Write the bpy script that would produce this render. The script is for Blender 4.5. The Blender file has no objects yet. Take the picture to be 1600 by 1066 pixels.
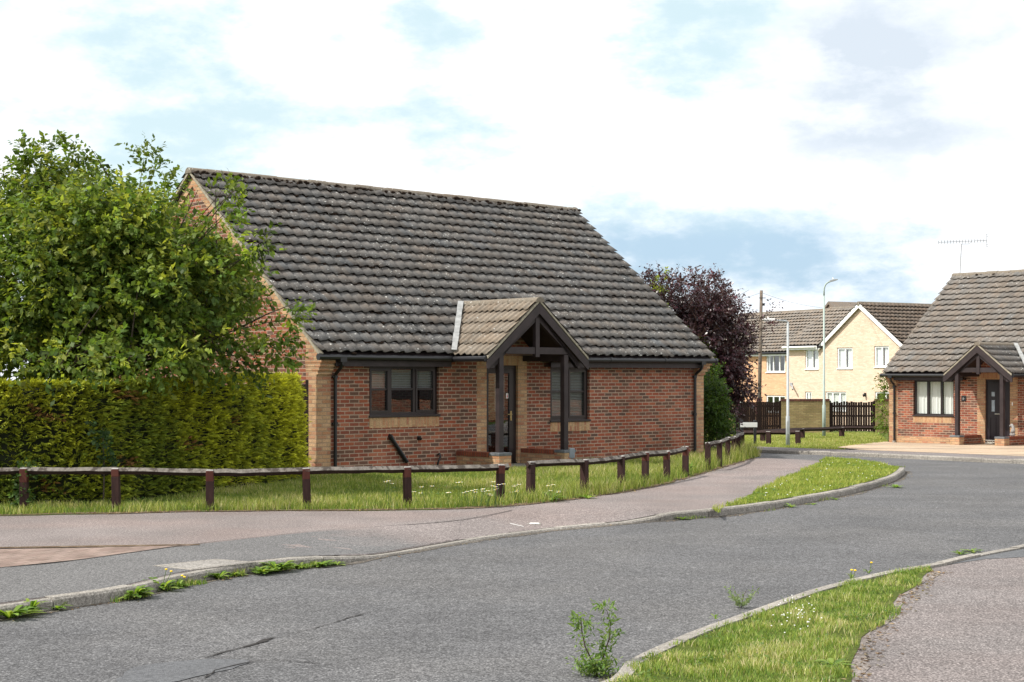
import bpy, bmesh, math, random
import numpy as np
from mathutils import Vector, Matrix
random.seed(7); RNG = np.random.default_rng(11)
S = bpy.context.scene; C = S.collection
CAMH = 1.87
CLOUD_W, CLOUD_G, BLUE_HI, BLUE_LO, EXPO = (10.5, 10.6, 10.8), (6.0, 6.7, 7.5), (6.2, 7.75, 8.2), (4.3, 5.9, 7.4), 0.35

# ------------------------------------------------------------------ terrain
def g(y):
    """ground height: level near the house, falling gently away beyond it"""
    t = (y-33.0)/2.0
    sp = np.where(np.asarray(t) > 20, t, np.log1p(np.exp(np.minimum(t, 20))))*2.0
    return -0.019*np.minimum(sp, 62+0*sp)
def gz(y): return float(g(float(y)))
def at(px, py, zo=0.0):
    """ground point (x, y) seen at a place of the photograph"""
    Y = 20.0
    for _ in range(60):
        Y = 2400*(CAMH-gz(Y)-zo)/(py-588)
    return ((px-800)/2400*Y, Y)
def line(pts, zo=0.0): return [at(a, b, zo) for a, b in pts]

# ------------------------------------------------------------------ object helpers
def tag(o, label=None, cat=None, group=None, kind=None):
    if label: o['label'] = label
    if cat: o['category'] = cat
    if group: o['group'] = group
    if kind: o['kind'] = kind
    return o
def thing(name, label, cat, loc=(0, 0, 0), rz=0.0, group=None):
    o = bpy.data.objects.new(name, None); C.objects.link(o)
    o.location = loc; o.rotation_euler = (0, 0, rz); o.empty_display_size = .1
    return tag(o, label, cat, group)
def copy_tree(o, parent=None):
    c = o.copy(); C.objects.link(c); c.parent = parent
    for ch in list(o.children): copy_tree(ch, c)
    return c
class MB:
    def __init__(s): s.v = []; s.f = []; s.m = []; s.mi = 0
    def face(s, pts):
        n = len(s.v); s.v += [tuple(p) for p in pts]; s.f.append(tuple(range(n, n+len(pts)))); s.m.append(s.mi)
    def box(s, x0, x1, y0, y1, z0, z1):
        n = len(s.v)
        s.v += [(x0,y0,z0),(x1,y0,z0),(x1,y1,z0),(x0,y1,z0),(x0,y0,z1),(x1,y0,z1),(x1,y1,z1),(x0,y1,z1)]
        for q in ((0,3,2,1),(4,5,6,7),(0,1,5,4),(1,2,6,5),(2,3,7,6),(3,0,4,7)):
            s.f.append(tuple(n+i for i in q)); s.m.append(s.mi)
        return s
    def prism(s, poly, ax, a0, a1):
        """poly: 2D points in the two other axes (order x,y,z minus ax); extruded along ax"""
        def P(p, a):
            if ax == 'x': return (a, p[0], p[1])
            if ax == 'y': return (p[0], a, p[1])
            return (p[0], p[1], a)
        n = len(s.v); k = len(poly)
        s.v += [P(p, a0) for p in poly]+[P(p, a1) for p in poly]
        s.f.append(tuple(n+i for i in reversed(range(k)))); s.m.append(s.mi)
        s.f.append(tuple(n+k+i for i in range(k))); s.m.append(s.mi)
        for i in range(k):
            j = (i+1) % k
            s.f.append((n+i, n+j, n+k+j, n+k+i)); s.m.append(s.mi)
        return s
    def tube(s, pts, r, sides=8, caps=True):
        pts = [Vector(p) for p in pts]; k = len(pts)
        rs = r if isinstance(r, (list, tuple)) else [r]*k
        n = len(s.v); ref = None
        for i, p in enumerate(pts):
            d = (pts[min(i+1, k-1)]-pts[max(i-1, 0)]).normalized()
            if ref is None:
                ref = Vector((0, 0, 1)) if abs(d.z) < .9 else Vector((1, 0, 0))
            a = d.cross(ref).normalized(); b = d.cross(a).normalized(); ref = -b if False else a.cross(d).normalized()
            for j in range(sides):
                t = 2*math.pi*j/sides
                s.v.append(tuple(p+rs[i]*(math.cos(t)*a+math.sin(t)*b)))
        for i in range(k-1):
            for j in range(sides):
                j2 = (j+1) % sides
                s.f.append((n+i*sides+j, n+i*sides+j2, n+(i+1)*sides+j2, n+(i+1)*sides+j)); s.m.append(s.mi)
        if caps:
            s.f.append(tuple(n+j for j in reversed(range(sides)))); s.m.append(s.mi)
            s.f.append(tuple(n+(k-1)*sides+j for j in range(sides))); s.m.append(s.mi)
        return s
    def beam(s, p0, p1, w, h, roll=0.0, up=(0, 0, 1)):
        p0 = Vector(p0); p1 = Vector(p1); d = (p1-p0).normalized(); a = d.cross(Vector(up)).normalized(); b = a.cross(d)
        if roll: a, b = math.cos(roll)*a+math.sin(roll)*b, -math.sin(roll)*a+math.cos(roll)*b
        n = len(s.v)
        for p in (p0, p1):
            for i, j in ((-1,-1),(1,-1),(1,1),(-1,1)): s.v.append(tuple(p+a*(w/2*i)+b*(h/2*j)))
        for q in ((0,1,2,3),(7,6,5,4),(0,4,5,1),(1,5,6,2),(2,6,7,3),(3,7,4,0)):
            s.f.append(tuple(n+i for i in q)); s.m.append(s.mi)
        return s
    def sphere(s, c, rx, ry=None, rz=None, seg=8, rings=5, jit=0.0):
        ry = ry or rx; rz = rz or rx; n = len(s.v)
        for i in range(rings+1):
            ph = math.pi*i/rings
            for j in range(seg):
                t = 2*math.pi*j/seg; q = 1+random.uniform(-jit, jit)
                s.v.append((c[0]+rx*q*math.sin(ph)*math.cos(t), c[1]+ry*q*math.sin(ph)*math.sin(t), c[2]+rz*q*math.cos(ph)))
        for i in range(rings):
            for j in range(seg):
                j2 = (j+1) % seg
                s.f.append((n+i*seg+j, n+(i+1)*seg+j, n+(i+1)*seg+j2, n+i*seg+j2)); s.m.append(s.mi)
        return s
    def build(s, name, mats, parent=None, bevel=0.0, smooth=False, fix=True):
        me = bpy.data.meshes.new(name); me.from_pydata(s.v, [], s.f); 
        if not isinstance(mats, (list, tuple)): mats = [mats]
        for m in mats: me.materials.append(m)
        me.polygons.foreach_set('material_index', s.m)
        if smooth: me.polygons.foreach_set('use_smooth', [True]*len(s.f))
        if fix:
            bm = bmesh.new(); bm.from_mesh(me); bmesh.ops.recalc_face_normals(bm, faces=bm.faces); bm.to_mesh(me); bm.free()
        me.update()
        o = bpy.data.objects.new(name, me); C.objects.link(o); o.parent = parent
        if bevel:
            md = o.modifiers.new('bevel', 'BEVEL'); md.width = bevel; md.segments = 2; md.limit_method = 'ANGLE'
        return o
def mesh_np(name, V, F, mat, parent=None, col=None, smooth=False):
    me = bpy.data.meshes.new(name); V = np.asarray(V, np.float32); F = np.asarray(F, np.int32)
    me.vertices.add(len(V)); me.vertices.foreach_set('co', V.ravel())
    k = F.shape[1]; me.loops.add(F.size); me.loops.foreach_set('vertex_index', F.ravel())
    me.polygons.add(len(F)); me.polygons.foreach_set('loop_start', np.arange(0, F.size, k, dtype=np.int32))
    if smooth: me.polygons.foreach_set('use_smooth', np.ones(len(F), bool))
    for m in (mat if isinstance(mat, (list, tuple)) else [mat]): me.materials.append(m)
    if col is not None:
        a = me.attributes.new('tint', 'FLOAT_COLOR', 'POINT'); c = np.ones((len(V), 4), np.float32); c[:, :3] = col
        a.data.foreach_set('color', c.ravel())
    me.update(calc_edges=True); me.validate()
    o = bpy.data.objects.new(name, me); C.objects.link(o); o.parent = parent
    return o

# ------------------------------------------------------------------ materials
class NT:
    def __init__(s, name, rough=.8, spec=.3):
        s.mat = bpy.data.materials.new(name); s.mat.use_nodes = True; s.t = s.mat.node_tree
        s.b = s.t.nodes['Principled BSDF']; s.out = s.t.nodes['Material Output']
        s.b.inputs['Roughness'].default_value = rough; s.b.inputs['Specular IOR Level'].default_value = spec
    def n(s, typ, **kw):
        x = s.t.nodes.new(typ)
        for k, v in kw.items():
            if k.startswith('i_'):
                key = k[2:].replace('_', ' ')
                x.inputs[key].default_value = v
            else: setattr(x, k, v)
        return x
    def l(s, a, b): s.t.links.new(a, b)
    def coord(s): return s.n('ShaderNodeTexCoord').outputs['Object']
    def noise(s, vec, scale, detail=4, rough=.55):
        x = s.n('ShaderNodeTexNoise'); x.inputs['Scale'].default_value = scale; x.inputs['Detail'].default_value = detail
        x.inputs['Roughness'].default_value = rough
        if vec is not None: s.l(vec, x.inputs['Vector'])
        return x.outputs['Fac']
    def ramp(s, fac, stops, interp='LINEAR'):
        x = s.n('ShaderNodeValToRGB'); x.color_ramp.interpolation = interp; e = x.color_ramp.elements
        while len(e) < len(stops): e.new(.5)
        for i, (p, c) in enumerate(stops):
            e[i].position = p; e[i].color = (*c, 1) if not isinstance(c, (int, float)) else (c, c, c, 1)
        s.l(fac, x.inputs['Fac']); return x.outputs['Color']
    def mix(s, f, a, b, mode='MIX'):
        x = s.n('ShaderNodeMix', data_type='RGBA', blend_type=mode)
        for sock, v in ((x.inputs['Factor'], f), (x.inputs['A'], a), (x.inputs['B'], b)): pass
        for key, v in ((0, f), (6, a), (7, b)):
            if isinstance(v, (int, float)): x.inputs[key].default_value = v
            elif isinstance(v, tuple): x.inputs[key].default_value = (*v, 1)
            else: s.l(v, x.inputs[key])
        return x.outputs[2]
    def math(s, op, a, b=0.0):
        x = s.n('ShaderNodeMath', operation=op)
        for i, v in enumerate((a, b)):
            if isinstance(v, (int, float)): x.inputs[i].default_value = v
            else: s.l(v, x.inputs[i])
        return x.outputs[0]
    def bump(s, h, strength=.5, dist=.01):
        x = s.n('ShaderNodeBump'); x.inputs['Strength'].default_value = strength; x.inputs['Distance'].default_value = dist
        s.l(h, x.inputs['Height']); s.l(x.outputs['Normal'], s.b.inputs['Normal'])
    def col(s, c):
        if isinstance(c, tuple): s.b.inputs['Base Color'].default_value = (*c, 1)
        else: s.l(c, s.b.inputs['Base Color'])
        return s

def m_plain(name, c, rough=.6, spec=.4, var=.25, scale=6.0, metal=0.0):
    t = NT(name, rough, spec); n = t.noise(t.coord(), scale, 5)
    t.col(t.ramp(n, [(.3, tuple(x*(1-var) for x in c)), (.7, tuple(min(1, x*(1+var)) for x in c))]))
    t.b.inputs['Metallic'].default_value = metal
    return t.mat

def m_brick(name, cols, mortar, soldier=False, bw=.225, rh=.075, ms=.010, stain=.25, bump=.6, grain=(.66, 1.32)):
    t = NT(name, .9, .15); co = t.coord(); sx = t.n('ShaderNodeSeparateXYZ'); t.l(co, sx.inputs[0])
    hor = t.math('ADD', sx.outputs[0], sx.outputs[1]); cx = t.n('ShaderNodeCombineXYZ')
    if soldier: t.l(sx.outputs[2], cx.inputs[0]); t.l(hor, cx.inputs[1])
    else: t.l(hor, cx.inputs[0]); t.l(sx.outputs[2], cx.inputs[1])
    # slightly wandering joints
    wn = t.n('ShaderNodeTexNoise'); wn.inputs['Scale'].default_value = 9; t.l(co, wn.inputs['Vector'])
    wv = t.n('ShaderNodeVectorMath', operation='MULTIPLY_ADD'); t.l(wn.outputs['Color'], wv.inputs[0])
    wv.inputs[1].default_value = (.012, .008, 0); t.l(cx.outputs[0], wv.inputs[2])
    br = t.n('ShaderNodeTexBrick'); t.l(wv.outputs[0], br.inputs['Vector'])
    br.offset = .5; br.inputs['Color1'].default_value = (0, 0, 0, 1); br.inputs['Color2'].default_value = (1, 1, 1, 1)
    br.inputs['Mortar'].default_value = (.5, .5, .5, 1)
    br.inputs['Scale'].default_value = 1; br.inputs['Brick Width'].default_value = bw; br.inputs['Row Height'].default_value = rh
    br.inputs['Mortar Size'].default_value = ms; br.inputs['Mortar Smooth'].default_value = .25; br.inputs['Bias'].default_value = 0
    n = len(cols)
    bc = t.ramp(br.outputs['Color'], [(i/(n), c) for i, c in enumerate(cols)], 'CONSTANT')
    fine = t.noise(co, 60, 4); big = t.noise(co, 1.1, 4)
    bc = t.mix(1.0, bc, t.ramp(fine, [(.3, grain[0]), (.7, grain[1])]), 'MULTIPLY')
    mo = t.mix(1.0, mortar, t.ramp(t.noise(co, 12, 3), [(.3, .8), (.7, 1.1)]), 'MULTIPLY')
    c = t.mix(br.outputs['Fac'], bc, mo)
    c = t.mix(1.0, c, t.ramp(big, [(.3, 1-stain), (.65, 1.06)]), 'MULTIPLY')
    t.col(c)
    h = t.math('SUBTRACT', t.math('MULTIPLY', fine, .35), br.outputs['Fac'])
    t.bump(h, bump, .008)
    return t.mat
RED = [(.31,.090,.053), (.275,.092,.057), (.26,.078,.048), (.150,.079,.056), (.225,.074,.049), (.32,.105,.058), (.155,.084,.06), (.25,.082,.052), (.122,.072,.056), (.195,.082,.058), (.345,.13,.077), (.27,.107,.07)]
MORT = (.42, .31, .23)
BUFFC = [(.48,.29,.16), (.42,.22,.12), (.52,.33,.19), (.44,.24,.14), (.50,.32,.19), (.38,.18,.11), (.46,.30,.17)]
M = {}
M['red'] = m_brick('red_brick', RED, MORT, stain=.32)
M['buff'] = m_brick('buff_brick', BUFFC, (.36,.26,.17))
M['soldier'] = m_brick('buff_soldier_brick', BUFFC, (.44,.30,.17), soldier=True, stain=.15)
M['redcap'] = m_brick('red_coping_brick', [(.27,.075,.045),(.23,.065,.042),(.30,.09,.05)], (.16,.09,.06), soldier=True, bw=.5, rh=.07)
M['cream'] = m_brick('cream_brick', [(.72,.55,.42), (.66,.49,.37), (.76,.59,.46), (.70,.53,.405)], (.64,.50,.385), stain=.04, grain=(.92, 1.08))
M['orange'] = m_brick('orange_brick', [(.72,.42,.25), (.66,.37,.22), (.76,.46,.28), (.70,.41,.24)], (.64,.42,.27), stain=.05, grain=(.92, 1.08))
M['olive'] = m_brick('yellow_wall_brick', [(.36,.28,.13), (.31,.24,.11), (.40,.31,.15), (.34,.25,.12)], (.27,.21,.12), stain=.3)
M['wallcap'] = m_brick('wall_coping_brick', [(.17,.065,.045), (.13,.05,.04), (.20,.08,.05)], (.12,.07,.05), soldier=True, bw=.4, rh=.07)
M['timber'] = m_plain('dark_stained_timber', (.030,.021,.022), .55, .35, .3, 5)
M['frame'] = m_plain('brown_window_frame', (.022,.014,.014), .35, .5, .2, 4)
M['black'] = m_plain('black_plastic', (.012,.012,.014), .35, .5, .3, 5)
M['white'] = m_plain('white_upvc', (.82,.82,.80), .4, .5, .04, 3)
M['slab'] = m_plain('grey_cap_slab', (.13,.14,.15), .8, .2, .25, 8)
M['lead'] = m_plain('lead_flashing', (.27,.275,.27), .6, .4, .3, 9)
M['verge'] = m_plain('verge_mortar', (.30,.27,.21), .95, .1, .3, 14)
M['galv'] = m_plain('galvanised_steel', (.36,.385,.39), .5, .5, .12, 3)
M['greenpost'] = m_plain('pale_green_steel', (.33,.40,.365), .5, .4, .1, 3)
M['alu'] = m_plain('weathered_aluminium', (.35,.35,.36), .45, .5, .2, 10)
M['dark'] = m_plain('dark_interior', (.02,.02,.022), .9, .1, .2, 3)
M['blind'] = m_plain('pale_blind', (.36,.37,.37), .8, .2, .1, 3)
M['curtain'] = m_plain('white_curtain', (.88,.88,.87), .9, .1, .03, 5)
M['chrome'] = m_plain('brushed_metal', (.55,.53,.48), .3, .6, .1, 8, 1.0)
M['brass'] = m_plain('brass_handle', (.45,.34,.16), .35, .6, .1, 8, 1.0)
M['red_paint'] = m_plain('red_print', (.55,.02,.03), .5, .3, .05, 8)
M['composite'] = m_plain('dark_door', (.018,.013,.018), .35, .5, .2, 4)
M['greypost'] = m_plain('grey_steel_post', (.22,.25,.29), .5, .4, .15, 6)
M['ornament'] = m_plain('stone_ornament', (.30,.29,.28), .9, .1, .35, 12)

def m_glass():
    t = NT('window_glass'); nt = t.t; nt.nodes.remove(t.b)
    tr = t.n('ShaderNodeBsdfTransparent'); tr.inputs['Color'].default_value = (.9, .92, .91, 1)
    gl = t.n('ShaderNodeBsdfGlossy'); gl.inputs['Roughness'].default_value = .01; gl.inputs['Color'].default_value = (.9, .93, .95, 1)
    n = t.n('ShaderNodeTexNoise'); n.inputs['Scale'].default_value = 1.6; t.l(t.coord(), n.inputs['Vector'])
    b = t.n('ShaderNodeBump'); b.inputs['Strength'].default_value = .03; b.inputs['Distance'].default_value = .02
    t.l(n.outputs['Fac'], b.inputs['Height']); t.l(b.outputs['Normal'], gl.inputs['Normal'])
    fr = t.n('ShaderNodeLayerWeight'); mx = t.n('ShaderNodeMixShader'); f = t.math('ADD', t.math('MULTIPLY', t.math('POWER', fr.outputs['Facing'], 4.0), .6), .15)
    t.l(f, mx.inputs[0]); t.l(tr.outputs[0], mx.inputs[1]); t.l(gl.outputs[0], mx.inputs[2]); t.l(mx.outputs[0], t.out.inputs[0])
    return t.mat
M['glass'] = m_glass()

def m_tile(name, dark, light, warm, lichen=.55, tint=True):
    t = NT(name, .92, .12); co = t.coord()
    at_ = t.n('ShaderNodeAttribute', attribute_name='tint')
    n1 = t.noise(co, 2.2, 5); n2 = t.noise(co, 28, 5, .65)
    base = t.ramp(n2, [(.25, dark), (.75, light)])
    base = t.mix(t.ramp(n1, [(.48, 0.0), (.72, .7)]), base, warm)
    if tint: base = t.mix(1.0, base, at_.outputs['Color'], 'MULTIPLY')
    # pale lichen flecks of two sizes, scattered in patches
    for sc, th, amt in ((6.0, .11, .9), (11.0, .16, .85), (19.0, .19, .75)):
        v = t.n('ShaderNodeTexVoronoi'); v.inputs['Scale'].default_value = sc; v.inputs['Randomness'].default_value = 1
        wn = t.n('ShaderNodeTexNoise'); wn.inputs['Scale'].default_value = 40; t.l(co, wn.inputs['Vector'])
        va = t.n('ShaderNodeVectorMath', operation='MULTIPLY_ADD'); t.l(wn.outputs['Color'], va.inputs[0]); va.inputs[1].default_value = (.05,)*3
        t.l(co, va.inputs[2]); t.l(va.outputs[0], v.inputs['Vector'])
        sep = t.n('ShaderNodeSeparateColor'); t.l(v.outputs['Color'], sep.inputs[0])
        spot = t.math('MULTIPLY', t.math('LESS_THAN', v.outputs['Distance'], t.math('MULTIPLY', sep.outputs[1], th*1.5)), t.math('GREATER_THAN', sep.outputs[0], 1-lichen))
        patch = t.ramp(t.noise(co, 1.3, 3), [(.44, .08), (.62, 1.0)])
        base = t.mix(t.math('MULTIPLY', t.math('MULTIPLY', spot, patch), amt), base, (.62, .62, .58))
    # dark growth
    mo = t.noise(co, 5.5, 6, .7)
    base = t.mix(t.ramp(mo, [(.60, 0.0), (.70, .75)]), base, (.030, .022, .018))
    t.col(base); t.bump(n2, .5, .01)
    return t.mat
M['tile'] = m_tile('weathered_roof_tile', (.086,.081,.076), (.165,.156,.146), (.125,.105,.090), .75)
M['ridge'] = m_tile('weathered_ridge_tile', (.13,.11,.085), (.24,.21,.17), (.17,.125,.09), .5, False)
M['roof_plain'] = m_tile('plain_far_roof', (.15,.125,.105), (.25,.215,.18), (.22,.165,.12), .3, False)
M['tile_porch'] = m_tile('porch_roof_tile', (.15,.125,.10), (.26,.22,.175), (.20,.15,.105), .45)
M['tile_far'] = m_tile('grey_brown_roof_tile', (.115,.102,.090), (.200,.180,.160), (.17,.135,.108), .5)
M['tile_pale'] = m_tile('pale_brown_roof_tile', (.165,.142,.12), (.26,.23,.20), (.22,.175,.135), .35)
M['tile_brown'] = m_tile('dark_brown_roof_tile', (.10,.078,.062), (.175,.14,.113), (.14,.105,.08), .25)
M['moss'] = m_plain('dark_roof_moss', (.028,.019,.014), .95, .05, .5, 30)

def m_road(name, c0, c1, grain=(.45, 1.7), patch=.2, gs=95, tint=None, base=None, bands=False):
    t = base or NT(name, .9, .2); co = t.coord()
    n = t.noise(co, gs, 3, .7); n2 = t.noise(co, gs*.38, 3, .6); b = t.noise(co, .7, 5, .6)
    c = t.ramp(n, [(.30, tuple(x*grain[0] for x in c0)), (.5, c0), (.70, tuple(min(.9, x*grain[1]) for x in c1))])
    c = t.mix(1.0, c, t.ramp(n2, [(.35, .78), (.65, 1.2)]), 'MULTIPLY')
    c = t.mix(1.0, c, t.ramp(b, [(.3, 1-patch), (.7, 1+patch*.6)]), 'MULTIPLY')
    if tint:
        c = t.mix(t.ramp(t.noise(co, .45, 4), [(.42, 0.0), (.62, .8)]), c, t.mix(1.0, c, tint, 'MULTIPLY'))
    if bands:   # tyre-polished bands along the road
        mp = t.n('ShaderNodeMapping'); mp.inputs['Rotation'].default_value = (0, 0, math.radians(-53)); mp.inputs['Scale'].default_value = (.12, 1.1, 1); t.l(co, mp.inputs[0])
        c = t.mix(1.0, c, t.ramp(t.noise(mp.outputs[0], 1.3, 3), [(.35, .94), (.65, 1.05)]), 'MULTIPLY')
        c = t.mix(t.ramp(t.noise(co, .9, 2), [(.68, 0.0), (.78, .22)]), c, (.05, .05, .05))
    t.col(c); t.bump(n, .9, .012)
    return t
M['asphalt'] = m_road('road_asphalt', (.090,.090,.093), (.130,.130,.132), (.36, 2.05), .16, 66, tint=(1.14, 1.12, 1.09), bands=True).mat
M['asphalt_patch'] = m_road('repair_asphalt', (.115,.118,.125), (.14,.145,.15), (.8, 1.25), .1).mat
PINK = (((.180,.156,.149), (.235,.21,.203)), (.42, 1.8), .2, 60, (1.10, 1.02, .99))
M['pink'] = m_road('pinkish_pavement_tarmac', *PINK[0], *PINK[1:]).mat
M['pink_far'] = m_road('near_pavement_tarmac', (.150,.134,.130), (.20,.183,.178), (.36, 2.1), .18, 55, tint=(1.08, 1.02, 1.0)).mat
def m_blend():
    t = m_road('grey_pavement_tarmac', (.118,.116,.116), (.155,.153,.153), (.4, 1.8), .14, 60); co = t.coord(); sx = t.n('ShaderNodeSeparateXYZ'); t.l(co, sx.inputs[0])
    along = t.math('ADD', t.math('ADD', t.math('MULTIPLY', sx.outputs[0], .6), t.math('MULTIPLY', sx.outputs[1], .8)), t.math('MULTIPLY', t.noise(co, .9, 4), 2.4))
    mr = t.n('ShaderNodeMapRange', interpolation_type='SMOOTHSTEP'); t.l(along, mr.inputs[0]); mr.inputs[1].default_value = 13.9; mr.inputs[2].default_value = 15.4
    old = t.b.inputs['Base Color'].links[0].from_socket; m_road('', *PINK[0], *PINK[1:], base=t); pk = t.b.inputs['Base Color'].links[0].from_socket
    t.col(t.mix(mr.outputs[0], old, pk)); return t.mat
M['grey_tarmac'] = m_blend()
M['gravel'] = m_road('loose_gravel', (.19,.165,.15), (.26,.23,.205), (.45, 1.9), .2, 60).mat
M['concrete'] = m_road('kerb_concrete', (.27,.25,.222), (.34,.32,.288), (.6, 1.35), .3, 60).mat
M['tan'] = m_brick('tan_block_paving', [(.46,.35,.25), (.40,.30,.21), (.50,.39,.29)], (.33,.26,.19), bw=.2, rh=.1)
def m_blocks():
    t = NT('red_block_paving', .9, .15); co = t.coord(); br = t.n('ShaderNodeTexBrick'); mp = t.n('ShaderNodeMapping')
    mp.inputs['Rotation'].default_value = (0, 0, math.radians(-52)); t.l(co, mp.inputs[0]); t.l(mp.outputs[0], br.inputs['Vector'])
    br.inputs['Color1'].default_value = (.19,.135,.115,1); br.inputs['Color2'].default_value = (.25,.19,.165,1); br.inputs['Mortar'].default_value = (.10,.085,.06,1)
    br.inputs['Scale'].default_value = 1; br.inputs['Brick Width'].default_value = .2; br.inputs['Row Height'].default_value = .1; br.inputs['Mortar Size'].default_value = .006
    t.col(t.mix(1.0, br.outputs['Color'], t.ramp(t.noise(co, 3, 5), [(.3, .75), (.7, 1.2)]), 'MULTIPLY')); t.bump(br.outputs['Fac'], -.4, .006)
    return t.mat
M['blocks'] = m_blocks()
def m_soil(name, cols, scale=2.0):
    t = NT(name, .95, .05); co = t.coord()
    c = t.ramp(t.noise(co, scale, 6, .65), [(.3, cols[0]), (.5, cols[1]), (.7, cols[2])])
    n = t.noise(co, 45, 4, .7); t.col(t.mix(1.0, c, t.ramp(n, [(.3, .6), (.7, 1.3)]), 'MULTIPLY')); t.bump(n, 1.0, .03)
    return t.mat
M['turf'] = m_soil('turf_soil', [(.055,.075,.018), (.095,.125,.028), (.15,.155,.05)], 1.6)
M['field'] = m_soil('field_ground', [(.05,.08,.02), (.08,.11,.03), (.11,.12,.05)], .4)
M['dirt'] = m_soil('edge_dirt', [(.07,.05,.03), (.17,.125,.085), (.26,.21,.16)], 7)

def m_leaf(name, trans=.35, rough=.45, spec=.4):
    t = NT(name, rough, spec); a = t.n('ShaderNodeAttribute', attribute_name='tint')
    t.l(a.outputs['Color'], t.b.inputs['Base Color'])
    tl = t.n('ShaderNodeBsdfTranslucent'); c = t.mix(1.0, a.outputs['Color'], (1.5, 1.45, .7), 'MULTIPLY'); t.l(c, tl.inputs['Color'])
    mx = t.n('ShaderNodeMixShader'); mx.inputs[0].default_value = trans
    t.l(t.b.outputs[0], mx.inputs[1]); t.l(tl.outputs[0], mx.inputs[2]); t.l(mx.outputs[0], t.out.inputs[0])
    return t.mat
M['leaf'] = m_leaf('broad_leaf', .42, .55, .25)
M['purple_leaf'] = m_leaf('purple_leaf', .22, .35, .6)
M['conifer'] = m_leaf('conifer_spray', .22, .7, .2)
M['grass'] = m_leaf('grass_blade', .35, .6, .25)
M['petal_white'] = m_plain('white_petal', (.85,.85,.82), .6, .2, .03)
M['petal_yellow'] = m_plain('yellow_petal', (.80,.55,.02), .6, .2, .1)
M['bark'] = m_plain('grey_brown_bark', (.085,.068,.052), .95, .1, .45, 18)
M['stem'] = m_plain('purple_brown_stem', (.06,.035,.03), .8, .2, .3, 18)
M['pole'] = m_plain('weathered_pole', (.16,.13,.105), .9, .1, .3, 9)
def m_wood(name, a, b, flake, fl=.6):
    t = NT(name, .85, .15); co = t.coord(); mp = t.n('ShaderNodeMapping'); mp.inputs['Scale'].default_value = (1, 1, .25); t.l(co, mp.inputs[0])
    n = t.noise(mp.outputs[0], 14, 6, .7); n2 = t.noise(mp.outputs[0], 5, 5, .7)
    c = t.ramp(n, [(.3, a), (.7, b)]); c = t.mix(t.ramp(n2, [(fl, 0.0), (fl+.06, .85)]), c, flake)
    t.col(c); t.bump(n, .6, .01); return t.mat
M['post'] = m_wood('brown_stained_post', (.028,.016,.015), (.060,.032,.028), (.30,.27,.25), .66)
M['post_red'] = m_wood('reddish_post_face', (.075,.026,.02), (.115,.042,.032), (.30,.26,.24), .68)
M['post_top'] = m_wood('bleached_post_top', (.36,.34,.32), (.52,.50,.48), (.2,.18,.16), .66)
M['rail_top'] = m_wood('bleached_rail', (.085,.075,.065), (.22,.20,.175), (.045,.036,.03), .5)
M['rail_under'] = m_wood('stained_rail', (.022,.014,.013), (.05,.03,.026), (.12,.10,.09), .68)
M['fence_dark'] = m_wood('dark_fence_board', (.014,.009,.008), (.028,.016,.013), (.05,.035,.03), .7)
M['crack'] = m_plain('crack_tar', (.036,.034,.033), .9, .1, .4, 30)

# ------------------------------------------------------------------ draped sheets
def inside(poly, P):
    poly = np.asarray(poly); x, y = P[:, 0], P[:, 1]; c = np.zeros(len(P), bool); j = len(poly)-1
    for i in range(len(poly)):
        xi, yi = poly[i]; xj, yj = poly[j]
        m = ((yi > y) != (yj > y)) & (x < (xj-xi)*(y-yi)/(yj-yi+1e-12)+xi); c ^= m; j = i
    return c
def smooth_line(p, step=.25):
    """Catmull-Rom through the points, resampled"""
    p = [np.array(q, float) for q in p]; out = []
    for i in range(len(p)-1):
        a, b, c, d = p[max(i-1, 0)], p[i], p[i+1], p[min(i+2, len(p)-1)]
        k = max(2, int(np.linalg.norm(c-b)/step))
        for t in np.linspace(0, 1, k, endpoint=False):
            out.append(.5*((2*b)+(-a+c)*t+(2*a-5*b+4*c-d)*t*t+(-a+3*b-3*c+d)*t**3))
    out.append(p[-1]); return [tuple(q) for q in out]
def unit2(v): return v/(np.linalg.norm(v, axis=-1, keepdims=True)+1e-9)
def offset(pts, d):
    P = np.array(pts); T = np.gradient(P, axis=0); T /= np.linalg.norm(T, axis=1)[:, None]+1e-9
    return [tuple(q) for q in P+d*np.stack([-T[:, 1], T[:, 0]], 1)]
def wobble(pts, a, seed=0):
    r = np.random.default_rng(seed); P = np.array(pts); n = len(P); k = r.normal(size=(n, 2))
    k = (k+np.roll(k, 1, 0)+np.roll(k, -1, 0))/2; k[0] = k[-1] = 0
    return [tuple(q) for q in P+a*k]
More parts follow.
